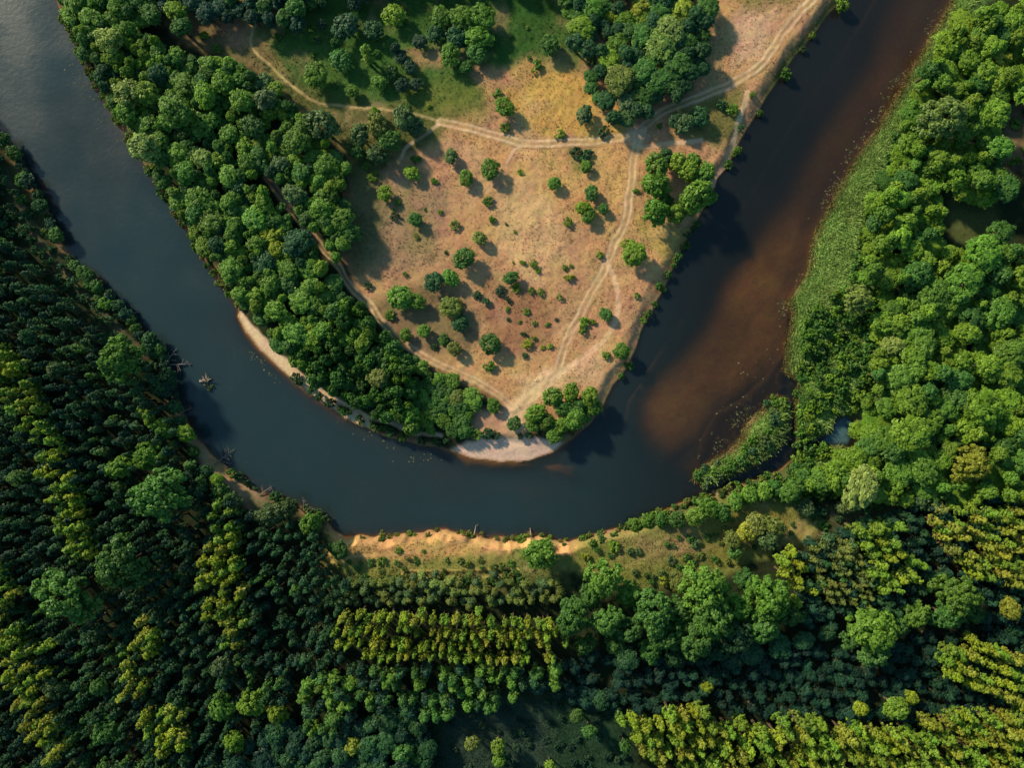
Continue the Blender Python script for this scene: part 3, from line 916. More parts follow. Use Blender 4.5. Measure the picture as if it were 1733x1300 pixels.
hand([(766, 645, 15, 'bri'), (772, 674, 16, 'olive'), (800, 676, 20, 'bri'), (746, 654, 13, 'mid'), (717, 711, 14, 'lime'), (749, 711, 16, 'bri'), (783, 711, 16, 'mid'),
      (766, 728, 14, 'mid'), (735, 682, 15, 'mid'), (608, 228, 19, 'grey'), (639, 213, 21, 'olive'), (683, 199, 21, 'grey'), (660, 238, 20, 'mid'), (702, 213, 17, 'grey'),
      (639, 260, 18, 'grey'), (605, 254, 15, 'mid'), (635, 190, 10, 'lime'), (544, 211, 29, 'grey'), (495, 199, 15, 'mid')],
     'round', 2.1, 'in the peninsula wood')
# distinctive crowns of the peninsula wood
hand([(218, 160, 24, 'pale'), (250, 160, 22, 'lime'), (245, 250, 26, 'pale'), (188, 70, 24, 'pale'), (345, 270, 18, 'pale'), (370, 272, 16, 'lime'), (350, 163, 22, 'lime'),
      (300, 190, 28, 'bri'), (465, 400, 16, 'yel'), (470, 422, 16, 'yel'), (452, 394, 13, 'yel'), (470, 527, 19, 'lime'), (615, 580, 17, 'lime'), (640, 640, 18, 'olive'), (545, 560, 16, 'bri'),
      (300, 20, 18, 'lime'), (308, 46, 18, 'mid'), (205, 60, 16, 'bri'), (200, 15, 16, 'bri'), (450, 170, 20, 'grey'), (388, 110, 14, 'lime'), (372, 108, 12, 'lime'), (390, 300, 20, 'bri'),
      (270, 90, 16, 'bri'), (300, 95, 14, 'bri'), (430, 215, 20, 'mid'), (510, 295, 18, 'mid'), (500, 330, 20, 'grey'), (475, 280, 16, 'grey'), (530, 305, 12, 'bri'), (400, 380, 16, 'bri'), (560, 415, 12, 'bri')],
     'tall', 3.8, 'in the peninsula wood', 9)
hand([(205, 612, 44, 'bri')], 'oak', 2.1, 'in the west wood', 10)
hand([(205, 792, 28, 'bri'), (250, 772, 30, 'bri'), (275, 838, 52, 'mid'), (205, 955, 52, 'mid'), (110, 1012, 52, 'mid'), (95, 1164, 26, 'grey'), (182, 1236, 28, 'mid'), (374, 1198, 26, 'bri'),
      (425, 1190, 27, 'lime'), (397, 1254, 22, 'lime'), (470, 1205, 20, 'lime'), (524, 886, 25, 'bri'), (500, 855, 20, 'grey'), (460, 870, 28, 'grey')], 'oak', 2.1, 'in the west wood', 10)
hand([(1019, 976, 38, 'bri'), (967, 1040, 39, 'mid'), (1025, 1046, 34, 'mid'), (990, 1085, 23, 'mid'), (1103, 1029, 43, 'mid'), (1130, 1072, 34, 'mid'), (1190, 996, 50, 'bri'), (1206, 1042, 50, 'mid'),
      (1097, 1098, 23, 'mid'), (1175, 1080, 41, 'mid'), (1240, 1075, 41, 'dark'), (1300, 1010, 48, 'bri'), (1290, 1062, 36, 'mid'), (1620, 1005, 41, 'bri'), (1600, 1040, 30, 'mid'), (1475, 1066, 46, 'bri'), (1478, 1104, 34, 'mid'),
      (1550, 1040, 27, 'bri'), (1645, 1038, 25, 'mid')], 'oak', 2.1, 'in the south wood', 8)
hand([(1062, 1062, 30, 'mid'), (1148, 1030, 32, 'mid'), (1245, 1030, 34, 'bri'), (1150, 985, 22, 'olive'), (1335, 1040, 28, 'mid'), (1060, 1000, 26, 'bri'), (1000, 1008, 24, 'mid'), (1262, 985, 24, 'mid'), (1215, 1100, 28, 'dark'), (1040, 1085, 22, 'mid'), (1140, 1110, 22, 'dark'), (1520, 1060, 24, 'mid'), (1440, 1080, 24, 'mid')], 'oak', 2.0, 'in the south wood', 7)
hand([(915, 935, 29, 'bri')], 'round', 1.7, 'on the south bank')
TREES[-1]['label'] = 'big bright green willow standing alone at the eroded south bank'
hand([(1513, 1196, 20, 'lime'), (1539, 1179, 13, 'yel'), (1455, 1199, 13, 'yel'), (1195, 1162, 10, 'yel'), (1706, 1029, 19, 'gold'), (800, 1252, 13, 'olive'), (843, 1258, 14, 'lime'), (845, 1280, 12, 'lime'), (601, 1255, 14, 'gold'),
      (685, 1265, 16, 'mid'), (708, 1275, 12, 'mid'), (930, 1290, 10, 'lime'), (996, 1230, 12, 'mid'), (975, 1205, 12, 'mid'), (1055, 1255, 10, 'mid')], 'tall', 5.0, 'in the south wood', 10)
# right bank
hand([(1596, 200, 44, 'pale'), (1450, 505, 30, 'pale'), (1613, 305, 29, 'lime'), (1640, 785, 40, 'gold')], 'oak', 2.0, 'in the east wood', 9)
hand([(1567, 310, 17, 'lime'), (1530, 308, 22, 'mid'), (1480, 343, 20, 'lime'), (1540, 60, 1, 'mid')][:3] +
     [(1640, 100, 22, 'lime'), (1690, 100, 20, 'gold'), (1620, 90, 18, 'bri'), (1660, 60, 20, 'bri'), (1600, 120, 20, 'lime'), (1690, 165, 20, 'bri'), (1655, 205, 22, 'bri'), (1700, 320, 24, 'mid'), (1690, 300, 18, 'bri'),
      (1660, 430, 34, 'bri'), (1630, 475, 34, 'bri'), (1690, 395, 22, 'mid'), (1580, 500, 30, 'bri'), (1600, 520, 26, 'lime'), (1550, 560, 24, 'bri'), (1640, 540, 26, 'mid'), (1510, 585, 20, 'pale'), (1560, 580, 26, 'bri'),
      (1690, 530, 28, 'bri'), (1710, 600, 30, 'bri'), (1700, 630, 28, 'lime'), (1525, 640, 28, 'bri'), (1540, 675, 30, 'lime'), (1500, 690, 20, 'bri'), (1660, 690, 34, 'lime'), (1700, 680, 26, 'lime'), (1600, 690, 22, 'bri'),
      (1540, 735, 34, 'lime'), (1570, 715, 24, 'lime'), (1500, 745, 24, 'bri'), (1520, 800, 26, 'bri'), (1560, 795, 28, 'bri'), (1455, 825, 34, 'pale'), (1340, 828, 22, 'bri'), (1390, 815, 22, 'bri'), (1715, 780, 26, 'bri'),
      (1520, 838, 10, 'gold'), (1470, 470, 16, 'bri'), (1605, 430, 16, 'lime')], 'tall', 3.0, 'in the east wood', 6)
# south bank hedge and bushes
hand([(1072, 886, 13, 'bri'), (1097, 884, 13, 'bri'), (1120, 881, 13, 'mid'), (1145, 879, 15, 'mid'), (1177, 874, 17, 'bri'), (1200, 862, 20, 'bri'), (1222, 868, 17, 'mid'), (1245, 850, 15, 'bri'), (1270, 838, 15, 'bri'),
      (1296, 832, 16, 'bri'), (1313, 826, 14, 'mid'), (1360, 810, 16, 'mid'), (1280, 890, 20, 'olive'), (1265, 900, 18, 'gold'), (1310, 892, 20, 'olive'), (1240, 915, 16, 'olive'), (1245, 935, 14, 'mid'), (1300, 915, 20, 'grey'), (1365, 860, 16, 'grey'), (1345, 845, 12, 'mid'),
      (578, 930, 16, 'mid'), (565, 925, 10, 'mid')], 'round', 1.9, 'on the south bank')
hand([(1428, 860, 12, 'grey'), (1560, 850, 16, 'grey'), (1580, 843, 14, 'mid'), (1430, 935, 22, 'olive'), (1490, 900, 20, 'lime')], 'round', 2.4, 'in the southeast rows')

def line_bushes(pts, n, rr, cols, region, off=6, kind='bush', hf=1.4):
    P = np.array(pts, float)
    seg = np.hypot(*np.diff(P, axis=0).T)
    L = np.concatenate([[0], np.cumsum(seg)])
    for k in range(n):
        t = rng.uniform(0, L[-1])
        x, y = np.interp(t, L, P[:, 0]) + rng.normal() * off, np.interp(t, L, P[:, 1]) + rng.normal() * off
        r = rng.uniform(*rr)
        if not occupied(x, y, r, 0.5):
            add(kind, x, y, r, cols[rng.integers(len(cols))], max(0.8, r / PXM * hf), region)
line_bushes([(484, 628), (501, 639), (521, 657), (573, 688), (590, 700), (613, 712), (634, 722), (657, 729), (683, 738), (709, 745), (755, 749)], 60, (6, 11), ['mid', 'dark', 'mid'], 'along the inner shore', 3)
line_bushes([(1262, 228), (1232, 282), (1214, 318)], 26, (6, 10), ['mid', 'bri', 'dark'], 'along the meadow bank', 2.5)
line_bushes([(1180, 378), (1160, 412), (1140, 450), (1118, 495), (1098, 535)], 34, (4, 9), ['mid', 'dark', 'mid'], 'along the meadow bank', 2.5)
line_bushes([(1072, 600), (1062, 628), (1048, 645)], 6, (5, 9), ['mid', 'grey'], 'along the meadow bank', 2)
for q_ in [(1417, 15, 13, 'lime'), (1408, 30, 10, 'lime'), (1404, 42, 6, 'gold'), (1379, 54, 6, 'lime'), (1363, 78, 6, 'grey'), (1335, 120, 11, 'bri'), (1328, 133, 8, 'bri'), (1341, 112, 7, 'grey'), (1302, 172, 7, 'mid'), (1290, 188, 7, 'mid'), (1256, 214, 7, 'teal')]:
    add('bush', *q_[:3], q_[3], q_[2] / PXM * 1.5, 'along the meadow bank', None, True)
line_bushes([(100, 10), (120, 62), (150, 125), (190, 200), (230, 260), (270, 322), (325, 408), (375, 490), (405, 520)], 110, (5, 10), ['pale', 'bri', 'olive', 'mid'], 'along the wooded shore', 4)
line_bushes([(-20, 225), (14, 245), (55, 312), (80, 362), (103, 408), (135, 455), (165, 490), (205, 525), (235, 560), (265, 590), (285, 625), (290, 660)], 90, (9, 16), ['dark', 'deep', 'mid'], 'along the west shore', 6, 'round', 1.9)
line_bushes([(155, 495), (185, 515), (215, 545), (230, 560)], 16, (8, 14), ['bri', 'mid'], 'along the west shore', 5, 'round', 1.7)
line_bushes([(390, 800), (430, 828), (480, 848), (530, 868), (550, 880)], 30, (5, 11), ['mid', 'dark', 'grey'], 'along the southwest shore', 4)
line_bushes([(560, 895), (600, 913), (700, 908), (790, 906), (865, 914), (900, 912), (965, 920)], 36, (3.5, 6.5), ['lime', 'olive', 'mid', 'olive'], 'along the eroded bank', 4, hf=0.8)
line_bushes([(985, 912), (1030, 900), (1060, 890), (1110, 870), (1170, 850), (1230, 832), (1290, 812), (1330, 800)], 70, (5, 9), ['bri', 'mid', 'olive'], 'along the south shore', 4)
line_bushes([(1310, 675), (1325, 690), (1315, 730), (1285, 760), (1245, 780), (1205, 805), (1185, 812)], 90, (6, 12), ['teal', 'mid', 'bri', 'bri', 'grey'], 'on the reedy island', 9)

hand([(320, 733, 16, 'lime'), (366, 812, 12, 'lime'), (243, 695, 11, 'lime'), (252, 713, 8, 'lime'), (275, 721, 13, 'lime'), (285, 735, 10, 'lime'), (293, 752, 7, 'lime')], 'tall', 4.2, 'in the west wood', 8)
hand([(325, 765, 11, 'mid'), (345, 800, 14, 'dark'), (372, 830, 16, 'mid'), (395, 850, 15, 'grey'), (290, 690, 14, 'dark'), (300, 715, 12, 'dark'), (262, 655, 18, 'dark'), (285, 660, 15, 'deep'), (310, 655, 12, 'deep')], 'round', 2.6, 'in the west wood')
hand([(1270, 1105, 22, 'dark'), (1320, 1095, 22, 'dark'), (1240, 1115, 20, 'deep'), (1360, 1085, 18, 'dark'), (1400, 1070, 16, 'dark'), (1060, 1110, 20, 'dark')], 'tall', 3.2, 'in the south wood')
# ---- woods filled at random between the trees placed above
def inpoly(ax, ay, P):
    return sdf(np.array([ax]), np.array([ay]), P)[0] > 0

def fill(poly, kind, rr, hr, cols, region, n, f=0.55, margin=None):
    P = np.array(poly, float)
    lo, hi = P.min(0), P.max(0)
    C = rng.uniform(lo, hi, (n, 2))
    C = C[sdf(C[:, 0], C[:, 1], P) > 0]
    for ax, ay in C:
        r = rng.uniform(*rr)
        if occupied(ax, ay, r, f):
            continue
        k = (fbm(np.array([ax]), np.array([ay]), 90, 201)[0] + 1) / 2
        col = cols[min(len(cols) - 1, int((0.6 * k + 0.4 * rng.uniform()) * len(cols)))]
        add(kind, ax, ay, r, col, rng.uniform(*hr), region)

def rows(poly, ang, a, b, rr, hr, cols, region, kind='slim', jit=0.2, f=0.33):
    """planted rows: ang = row direction (degrees, photo), a = row spacing, b = spacing in the row (photo px)"""
    P = np.array(poly, float)
    c = P.mean(0)
    L = np.abs(P - c).max() * 1.5
    u = np.array([math.cos(math.radians(ang)), math.sin(math.radians(ang))])
    v = np.array([-u[1], u[0]])
    for i in np.arange(-L, L, a):
        off = rng.uniform(0, b)
        wob = rng.uniform(0, 6.28)
        for j in np.arange(-L, L, b):
            q = c + u * (j + off) + v * (i + 2.5 * math.sin(j / 70 + wob)) + rng.normal(size=2) * jit * np.array([b, b])
            if not inpoly(q[0], q[1], P):
                continue
            r = rng.uniform(*rr)
            if rng.uniform() < 0.11 or occupied(q[0], q[1], r, f):
                continue
            k = (fbm(np.array([q[0]]), np.array([q[1]]), 70, 203)[0] + 1) / 2
            col = cols[min(len(cols) - 1, int((0.5 * k + 0.5 * rng.uniform()) * len(cols)))]
            add(kind, q[0], q[1], r, col, rng.uniform(*hr) - 1.2 * rng.uniform() ** 3 * 2, region)

YG = ['yel', 'yel', 'lime', 'gold', 'yel', 'olive']
# yellow topped stands
rows([(-20, 575), (20, 590), (60, 660), (95, 720), (120, 800), (150, 880), (160, 945), (125, 940), (95, 850), (60, 760), (20, 690), (-30, 640)], 69, 19, 17, (8, 12), (16, 18), ['lime', 'lime', 'yel', 'bri'], 'in the west plantation')
rows([(365, 845), (395, 860), (410, 950), (420, 1040), (410, 1110), (370, 1100), (340, 1000), (325, 960), (350, 930)], 80, 19, 18, (8, 12), (16, 18), YG, 'in the west plantation')
rows([(-20, 940), (25, 960), (35, 1060), (60, 1120), (80, 1200), (120, 1290), (80, 1310), (40, 1200), (0, 1100), (-20, 1080)], 70, 19, 18, (9, 13), (16, 18), YG, 'in the west plantation')
rows([(225, 1040), (260, 1045), (265, 1130), (230, 1190), (200, 1170), (215, 1100)], 75, 19, 18, (8, 12), (15, 17), YG, 'in the west plantation')
rows([(245, 1195), (305, 1190), (335, 1250), (280, 1285), (250, 1250)], 20, 19, 18, (9, 13), (15, 17), YG, 'in the west plantation')
rows([(235, 690), (290, 715), (300, 745), (265, 740), (238, 710)], 45, 17, 18, (7, 10), (13, 15), ['lime', 'bri'], 'in the west plantation')
rows([(60, 1060), (95, 1080), (85, 1140), (60, 1130)], 75, 17, 18, (8, 11), (15, 17), YG, 'in the west plantation')
rows([(562, 1045), (620, 1028), (760, 1030), (950, 1028), (965, 1060), (965, 1112), (760, 1115), (600, 1105), (570, 1080)], 1, 20, 13.5, (5.5, 9), (15, 18.5), YG, 'in the south plantation', jit=0.22, f=0.3)
rows([(1040, 1205), (1180, 1200), (1300, 1215), (1500, 1225), (1740, 1190), (1740, 1330), (1130, 1330), (1090, 1270)], 6, 23, 17, (8, 13), (14.5, 19), ['yel', 'yel', 'lime', 'gold', 'lime', 'olive'], 'in the southeast plantation')
rows([(1590, 1090), (1640, 1080), (1740, 1110), (1740, 1190), (1640, 1180), (1600, 1130)], 20, 22, 19, (9, 14), (15, 18), YG, 'in the southeast plantation')
rows([(1570, 860), (1690, 850), (1740, 880), (1740, 1000), (1690, 990), (1620, 960), (1580, 920)], 55, 20, 19, (8, 12), (15, 18), ['yel', 'lime', 'gold', 'olive'], 'in the southeast plantation')
rows([(1445, 890), (1520, 885), (1560, 960), (1565, 1000), (1500, 1015), (1470, 970)], 60, 21, 19, (9, 13), (14, 17), ['yel', 'lime', 'lime', 'gold'], 'in the southeast plantation')
rows([(1300, 935), (1350, 925), (1365, 960), (1385, 1020), (1350, 1030), (1310, 960)], 60, 18, 18, (8, 12), (13, 16), ['lime', 'yel', 'bri'], 'in the southeast plantation')
rows([(1360, 920), (1440, 900), (1480, 990), (1470, 1030), (1400, 1020)], 62, 15, 11, (6, 9), (11, 14), ['grey', 'olive', 'mid'], 'in the southeast plantation')
rows([(540, 992), (600, 978), (760, 968), (950, 972), (950, 1024), (760, 1022), (620, 1020), (545, 1030)], -1, 14, 11, (7, 9), (5, 9), ['olive', 'olive', 'grey', 'pale'], 'in the south plantation', jit=0.22)
rows([(520, 1150), (600, 1120), (760, 1120), (960, 1125), (960, 1150), (800, 1200), (640, 1215), (540, 1240), (500, 1220)], 5, 21, 18, (9, 13), (13, 16), ['mid', 'dark', 'mid', 'bri', 'deep', 'dark'], 'in the south plantation')
# dark plantation on the left and bottom, with some bigger crowns strewn in
fill([(-20, 480), (60, 480), (240, 640), (330, 820), (420, 900), (430, 1080), (420, 1180), (250, 1290), (-20, 1290)], 'tall', (12, 19), (13, 16), ['dark', 'mid', 'grey', 'deep', 'mid'], 'in the west plantation', 170, 1.6)
fill([(560, 1120), (940, 1120), (1560, 1080), (1720, 1190), (1040, 1205), (560, 1230)], 'tall', (11, 17), (9, 13), ['deep', 'dark', 'mid'], 'in the south plantation', 130, 1.7)
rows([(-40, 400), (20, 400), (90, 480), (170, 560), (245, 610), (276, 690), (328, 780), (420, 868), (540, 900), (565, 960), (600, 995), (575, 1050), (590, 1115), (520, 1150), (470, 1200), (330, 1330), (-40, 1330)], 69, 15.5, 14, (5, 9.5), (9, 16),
     ['shade', 'deep', 'dark', 'dark', 'deep', 'mid', 'grey'], 'in the west plantation', jit=0.36)
rows([(940, 1110), (1320, 1080), (1460, 1110), (1560, 1080), (1740, 1010), (1740, 1200), (1500, 1225), (1300, 1215), (1040, 1205), (900, 1170)], 3, 20, 18, (9, 13), (6, 10), ['shade', 'shade', 'deep', 'shade', 'ash'], 'in the south wood')
rows([(1480, 870), (1740, 830), (1740, 1010), (1560, 1060), (1340, 1060), (1320, 930)], 60, 18, 18, (8, 12), (9, 12), ['dark', 'deep', 'shade'], 'in the southeast plantation')
fill([(330, 1330), (440, 1230), (560, 1230), (700, 1200), (730, 1260), (720, 1330)], 'tall', (13, 22), (8, 12), ['shade', 'deep', 'dark', 'shade'], 'in the south wood', 1200)
fill([(-60, 1330), (330, 1280), (340, 1345), (-60, 1345)], 'tall', (12, 20), (10, 13), ['dark', 'mid'], 'in the west wood', 300)
# peninsula wood
PENW = [(90, -40), (260, -40), (260, 40), (240, 60), (330, 100), (430, 120), (520, 200), (590, 290), (575, 330), (600, 400), (565, 425), (590, 480), (560, 560), (490, 600), (440, 545), (400, 505),
        (340, 425), (280, 320), (225, 235), (170, 140), (130, 60)]
fill(PENW, 'tall', (17, 26), (10, 14), ['mid', 'bri', 'bri', 'dark', 'lime'], 'in the peninsula wood', 260, 0.75)
fill(PENW, 'tall', (8, 19), (7, 12), ['dark', 'mid', 'bri', 'mid', 'bri', 'lime', 'dark', 'dark'], 'in the peninsula wood', 6000, 0.52)
PENT = [(560, 560), (590, 480), (640, 545), (700, 610), (760, 645), (800, 690), (780, 740), (700, 735), (640, 705), (580, 672), (530, 640), (480, 590)]
fill(PENT, 'round', (8, 17), (4.5, 8.5), ['dark', 'mid', 'mid', 'bri', 'mid', 'olive'], 'in the peninsula wood', 3000, 0.52)
fill([(250, -60), (430, -60), (520, -20), (500, 40), (430, 35), (330, 20), (260, 10)], 'tall', (13, 21), (7, 11), ['dark', 'deep', 'mid'], 'in the north thicket', 800)
fill([(500, -30), (640, -30), (640, 40), (680, 80), (720, 170), (690, 165), (650, 110), (560, 70), (520, 50)], 'round', (8, 14), (3, 5), ['dark', 'ash', 'mid', 'dark'], 'in the north thicket', 90, 0.8)
fill([(970, 90), (1010, 90), (1030, 200), (1100, 200), (1180, 140), (1200, 60), (1200, -40), (960, -40)], 'tall', (12, 18), (6, 10), ['mid', 'dark', 'mid'], 'in the northern copse', 700)
fill([(-20, 240), (20, 262), (90, 400), (170, 505), (260, 600), (280, 640), (240, 620), (170, 560), (90, 480), (20, 400), (-20, 390)], 'bush', (7, 13), (1.2, 3.0), ['deep', 'dark', 'dark', 'mid'], 'along the west path', 700, 0.62)
# right bank: trees, then the lower growth near the water
fill([(1620, 30), (1760, 0), (1780, 160), (1690, 160), (1690, 290), (1670, 330), (1590, 330), (1585, 420), (1690, 420), (1760, 420), (1760, 850), (1560, 850), (1420, 840), (1350, 815), (1440, 760), (1480, 640), (1500, 520),
      (1470, 440), (1480, 330), (1530, 200)], 'tall', (9, 25), (4, 16), ['bri', 'mid', 'bri', 'lime', 'lime', 'mid', 'pale'], 'in the east wood', 9000, 0.5)
fill([(1640, 10), (1600, 110), (1550, 220), (1500, 330), (1470, 400), (1500, 480), (1500, 620), (1440, 700), (1460, 760), (1350, 790), (1362, 660), (1355, 620), (1362, 540), (1425, 490), (1455, 400), (1490, 295), (1568, 140), (1628, 20)],
     'bush', (6, 13), (1.2, 3.6), ['bri', 'lime', 'mid', 'bri', 'lime', 'pale'], 'in the east scrub', 7000, 0.45)
fill([(1240, 828), (1330, 800), (1420, 790), (1480, 800), (1420, 840), (1320, 840), (1250, 850)], 'bush', (7, 12), (1.2, 2.5), ['mid', 'bri'], 'in the south scrub', 500, 0.45)
fill([(1690, 150), (1790, 140), (1790, 310), (1690, 300)], 'bush', (7, 12), (1, 2), ['mid', 'bri', 'olive'], 'in the east clearing', 60, 0.9)
fill([(1370, 850), (1550, 840), (1570, 870), (1440, 910), (1380, 900)], 'bush', (7, 12), (1, 2), ['dark', 'mid'], 'in the southeast glade', 120, 0.8)
fill([(700, 1190), (1060, 1180), (1090, 1330), (700, 1330)], 'bush', (5, 9), (0.7, 1.6), ['shade', 'deep', 'ash'], 'in the south glade', 110, 0.8)
fill([(570, 975), (880, 968), (880, 985), (570, 990)], 'bush', (6, 9), (1, 2), ['olive', 'mid'], 'in the south grass', 160, 0.5)
fill([(960, 930), (1060, 900), (1200, 885), (1330, 860), (1380, 900), (1330, 930), (1180, 980), (1080, 1000)], 'bush', (5, 10), (0.6, 1.5), ['olive', 'olive', 'mid', 'grey', 'gold'], 'on the golden slope', 170, 0.8)
fill([(560, 940), (870, 945), (870, 970), (570, 975)], 'bush', (4, 8), (0.5, 1.0), ['olive', 'mid'], 'in the south grass', 60, 0.9)
# beyond the frame, so that nothing ends at the picture's edge
for poly, n_ in (([(-620, -500), (-330, -500), (-30, 300), (-30, 1330), (-620, 1800)], 5200), ([(-620, 1335), (2350, 1335), (2350, 1800), (-620, 1800)], 7500), ([(1760, 0), (1730, -40), (1900, -500), (2350, -500), (2350, 1340), (1750, 1340)], 6000),
                 ([(-20, -500), (1000, -500), (1000, -40), (110, -40)], 2600)):
    fill(poly, 'tall', (14, 24), (9, 14), ['dark', 'mid', 'bri', 'dark'], 'outside', n_, 0.6)

# keep everything out of the water and off the tracks
tx_, ty_ = np.array([t['x'] for t in TREES]), np.array([t['y'] for t in TREES])
tz_, ts_ = heights(tx_, ty_)
dtr = np.full(len(TREES), 99.0)
for nm, w, P in TRACKS:
    if nm != 'wood':
        dtr = np.minimum(dtr, dline(tx_, ty_, P) - 1.2 * w)
kept = []
for k, t in enumerate(TREES):
    t['z'] = float(max(tz_[k], 0.02))
    lim = 0.6 if t['hand'] or t['kind'] == 'bush' else -0.3
    if t['region'] == 'along the west shore':
        lim = 1.2
    if not t['hand'] and t['kind'] in ('bush', 'tall') and 1388 < t['ax'] < 1442 and 702 < t['ay'] < 757:
        continue
    if t['region'] == 'outside' and ts_[k] > -1:
        continue
    if ts_[k] > lim:          # lean-in from perspective: set the foot back on the bank
        q_ = np.array([t['x'], t['y']])
        for st_ in np.arange(0.5, 6.5, 0.5):
            p_ = q_ * (1 + st_ / max(np.hypot(*q_), 1))
            zz_, ss_ = heights(p_[:1], p_[1:])
            if ss_[0] < lim - 0.2:
                break
        else:
            continue
        t['x'], t['y'], t['z'] = float(p_[0]), float(p_[1]), float(max(zz_[0], 0.02))
    if not t['hand'] and dtr[k] < 0.25 * t['R']:
        continue
    kept.append(t)
TREES = kept

# ------------------------------------------------------------------ labels that point to one tree
MARKS = [('sandy spit', 430, 570), ('sand beach', 850, 760), ('track fork', 1075, 232), ('driftwood clump', 350, 645), ('reedy island', 1250, 755),
         ('blue pond', 1425, 727), ('eroded bank', 800, 925), ('lone willow', 915, 935), ('pale rounded oak', 1596, 200), ('top left corner', 30, 20),
         ('north track end', 437, 35), ('dark south glade', 890, 1240), ('golden slope', 1180, 925), ('ring of trees', 1150, 320), ('bottom left corner', 20, 1280),
         ('bottom right corner', 1715, 1280), ('top right corner', 1715, 20), ('great west oak', 275, 838), ('bright west oak', 205, 612), ('riverside thicket', 955, 690),
         ('northern copse', 1090, 90), ('largest meadow tree', 785, 437), ('south track bend', 1040, 420), ('west track bend', 620, 510), ('yellow poplar trio', 465, 405),
         ('great south oaks', 1200, 1010), ('golden east oak', 1640, 785), ('dark east clearing', 1640, 370), ('left edge', 5, 900), ('right edge', 1728, 600),
         ('bottom edge', 600, 1290), ('southeast oak', 1475, 1070), ('pale willow pair', 225, 160), ('top edge', 770, 5), ('reed belt', 1470, 300), ('brown clearing', 1715, 230)]
ORD = ['nearest', 'second', 'third', 'fourth', 'fifth', 'sixth', 'seventh', 'eighth', 'ninth', 'tenth']
TENS = ['', 'ten', 'twenty', 'thirty', 'forty', 'fifty', 'sixty', 'seventy', 'eighty', 'ninety']
ONES = ['', 'first', 'second', 'third', 'fourth', 'fifth', 'sixth', 'seventh', 'eighth', 'ninth']
TEEN = ['tenth', 'eleventh', 'twelfth', 'thirteenth', 'fourteenth', 'fifteenth', 'sixteenth', 'seventeenth', 'eighteenth', 'nineteenth']
def ordinal(k):
    if k <= 10: return ORD[k - 1]
    if k < 20: return TEEN[k - 10] + ''
    if k % 10 == 0: return TENS[k // 10][:-1] + 'ieth'
    return TENS[k // 10] + '-' + ONES[k % 10] + ''

def size_word(t):
    if t['kind'] == 'oak': return 'huge' if t['ar'] > 36 else 'broad'
    if t['kind'] == 'bush': return 'small' if t['ar'] < 8 else 'low'
    if t['kind'] == 'slim': return 'slim'
    return 'large' if t['ar'] > 20 else ('round' if t['ar'] > 13 else 'small')

# ------------------------------------------------------------------ individuals and the rest
LIMIT = {'round': 300, 'tall': 300, 'oak': 300, 'slim': 300, 'bush': 300}
def seen(t):
    m = 0.3 * t['ar']
    return -m < t['ax'] < 1733 + m and -m < t['ay'] < 1300 + m
indiv, rest = [], []
for kind, lim in LIMIT.items():
    L = [t for t in TREES if t['kind'] == kind]
    L.sort(key=lambda t: -(t['ar'] + (1000 if t['hand'] else 0)))
    c = 0
    for t in L:
        if c < lim and seen(t) and t['region'] != 'outside':
            indiv.append(t)
            c += 1
        else:
            rest.append(t)

buckets = {}
for t in indiv:
    best = min(MARKS, key=lambda m: (m[1] - t['ax']) ** 2 + (m[2] - t['ay']) ** 2)
    dx, dy = t['ax'] - best[1], t['ay'] - best[2]
    side = ('right of' if dx > 0 else 'left of') if abs(dx) > abs(dy) else ('below' if dy > 0 else 'above')
    t['d'] = math.hypot(dx, dy)
    t['mark'], t['side'] = best[0], side
    buckets.setdefault((t['kind'] == 'bush', best[0], side), []).append(t)
for (b, mk, side), L in buckets.items():
    for k, t in enumerate(sorted(L, key=lambda t: t['d'])):
        noun = 'bush' if b else 'tree'
        if not t['label']:
            t['label'] = f"{size_word(t)} {CNAME[t['col']]} {noun} {t['region']}, {ordinal(k + 1)} {noun} {side} the {mk}"

def tint_of(t):
    c = np.array(COLS[t['col']])
    return np.clip(c * rng.uniform(0.78, 1.2) * (1 + rng.normal(size=3) * np.array([0.06, 0.02, 0.06])), 0.004, 0.5)

GROUPS = {'round': 'leafy round trees', 'tall': 'trees of the woods', 'oak': 'broad crowned trees', 'slim': 'trees of the plantations', 'bush': 'bushes'}
FIRST = {}
for t in indiv:
    R, H = SHAPES[t['kind']][:2]
    v = int(rng.integers(len(PROTO[t['kind']])))
    cm, tm = PROTO[t['kind']][v]
    root = bpy.data.objects.new(TNAME[t['kind']], None)
    sc.collection.objects.link(root)
    root.empty_display_size = 0.5
    root.location = (t['x'], t['y'], t['z'] - 0.05)
    root.rotation_euler = (0, 0, rng.uniform(0, 6.28))
    root.scale = (t['R'] / R * t['ex'], t['R'] / R / t['ex'], t['h'] / H)
    root['label'] = t['label']
    root['category'] = 'bush' if t['kind'] == 'bush' else 'tree'
    root['group'] = GROUPS[t['kind']] + ' ' + t['region']
    c = bpy.data.objects.new('foliage' if t['kind'] == 'bush' else 'crown', cm)
    sc.collection.objects.link(c)
    c.parent = root
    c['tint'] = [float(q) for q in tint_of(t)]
    FIRST.setdefault((t['kind'], v), c)
    w = bpy.data.objects.new('stem' if t['kind'] == 'bush' else 'trunk', tm)
    sc.collection.objects.link(w)
    w.parent = root
    FIRST.setdefault((t['kind'], v, 'trunk'), w)

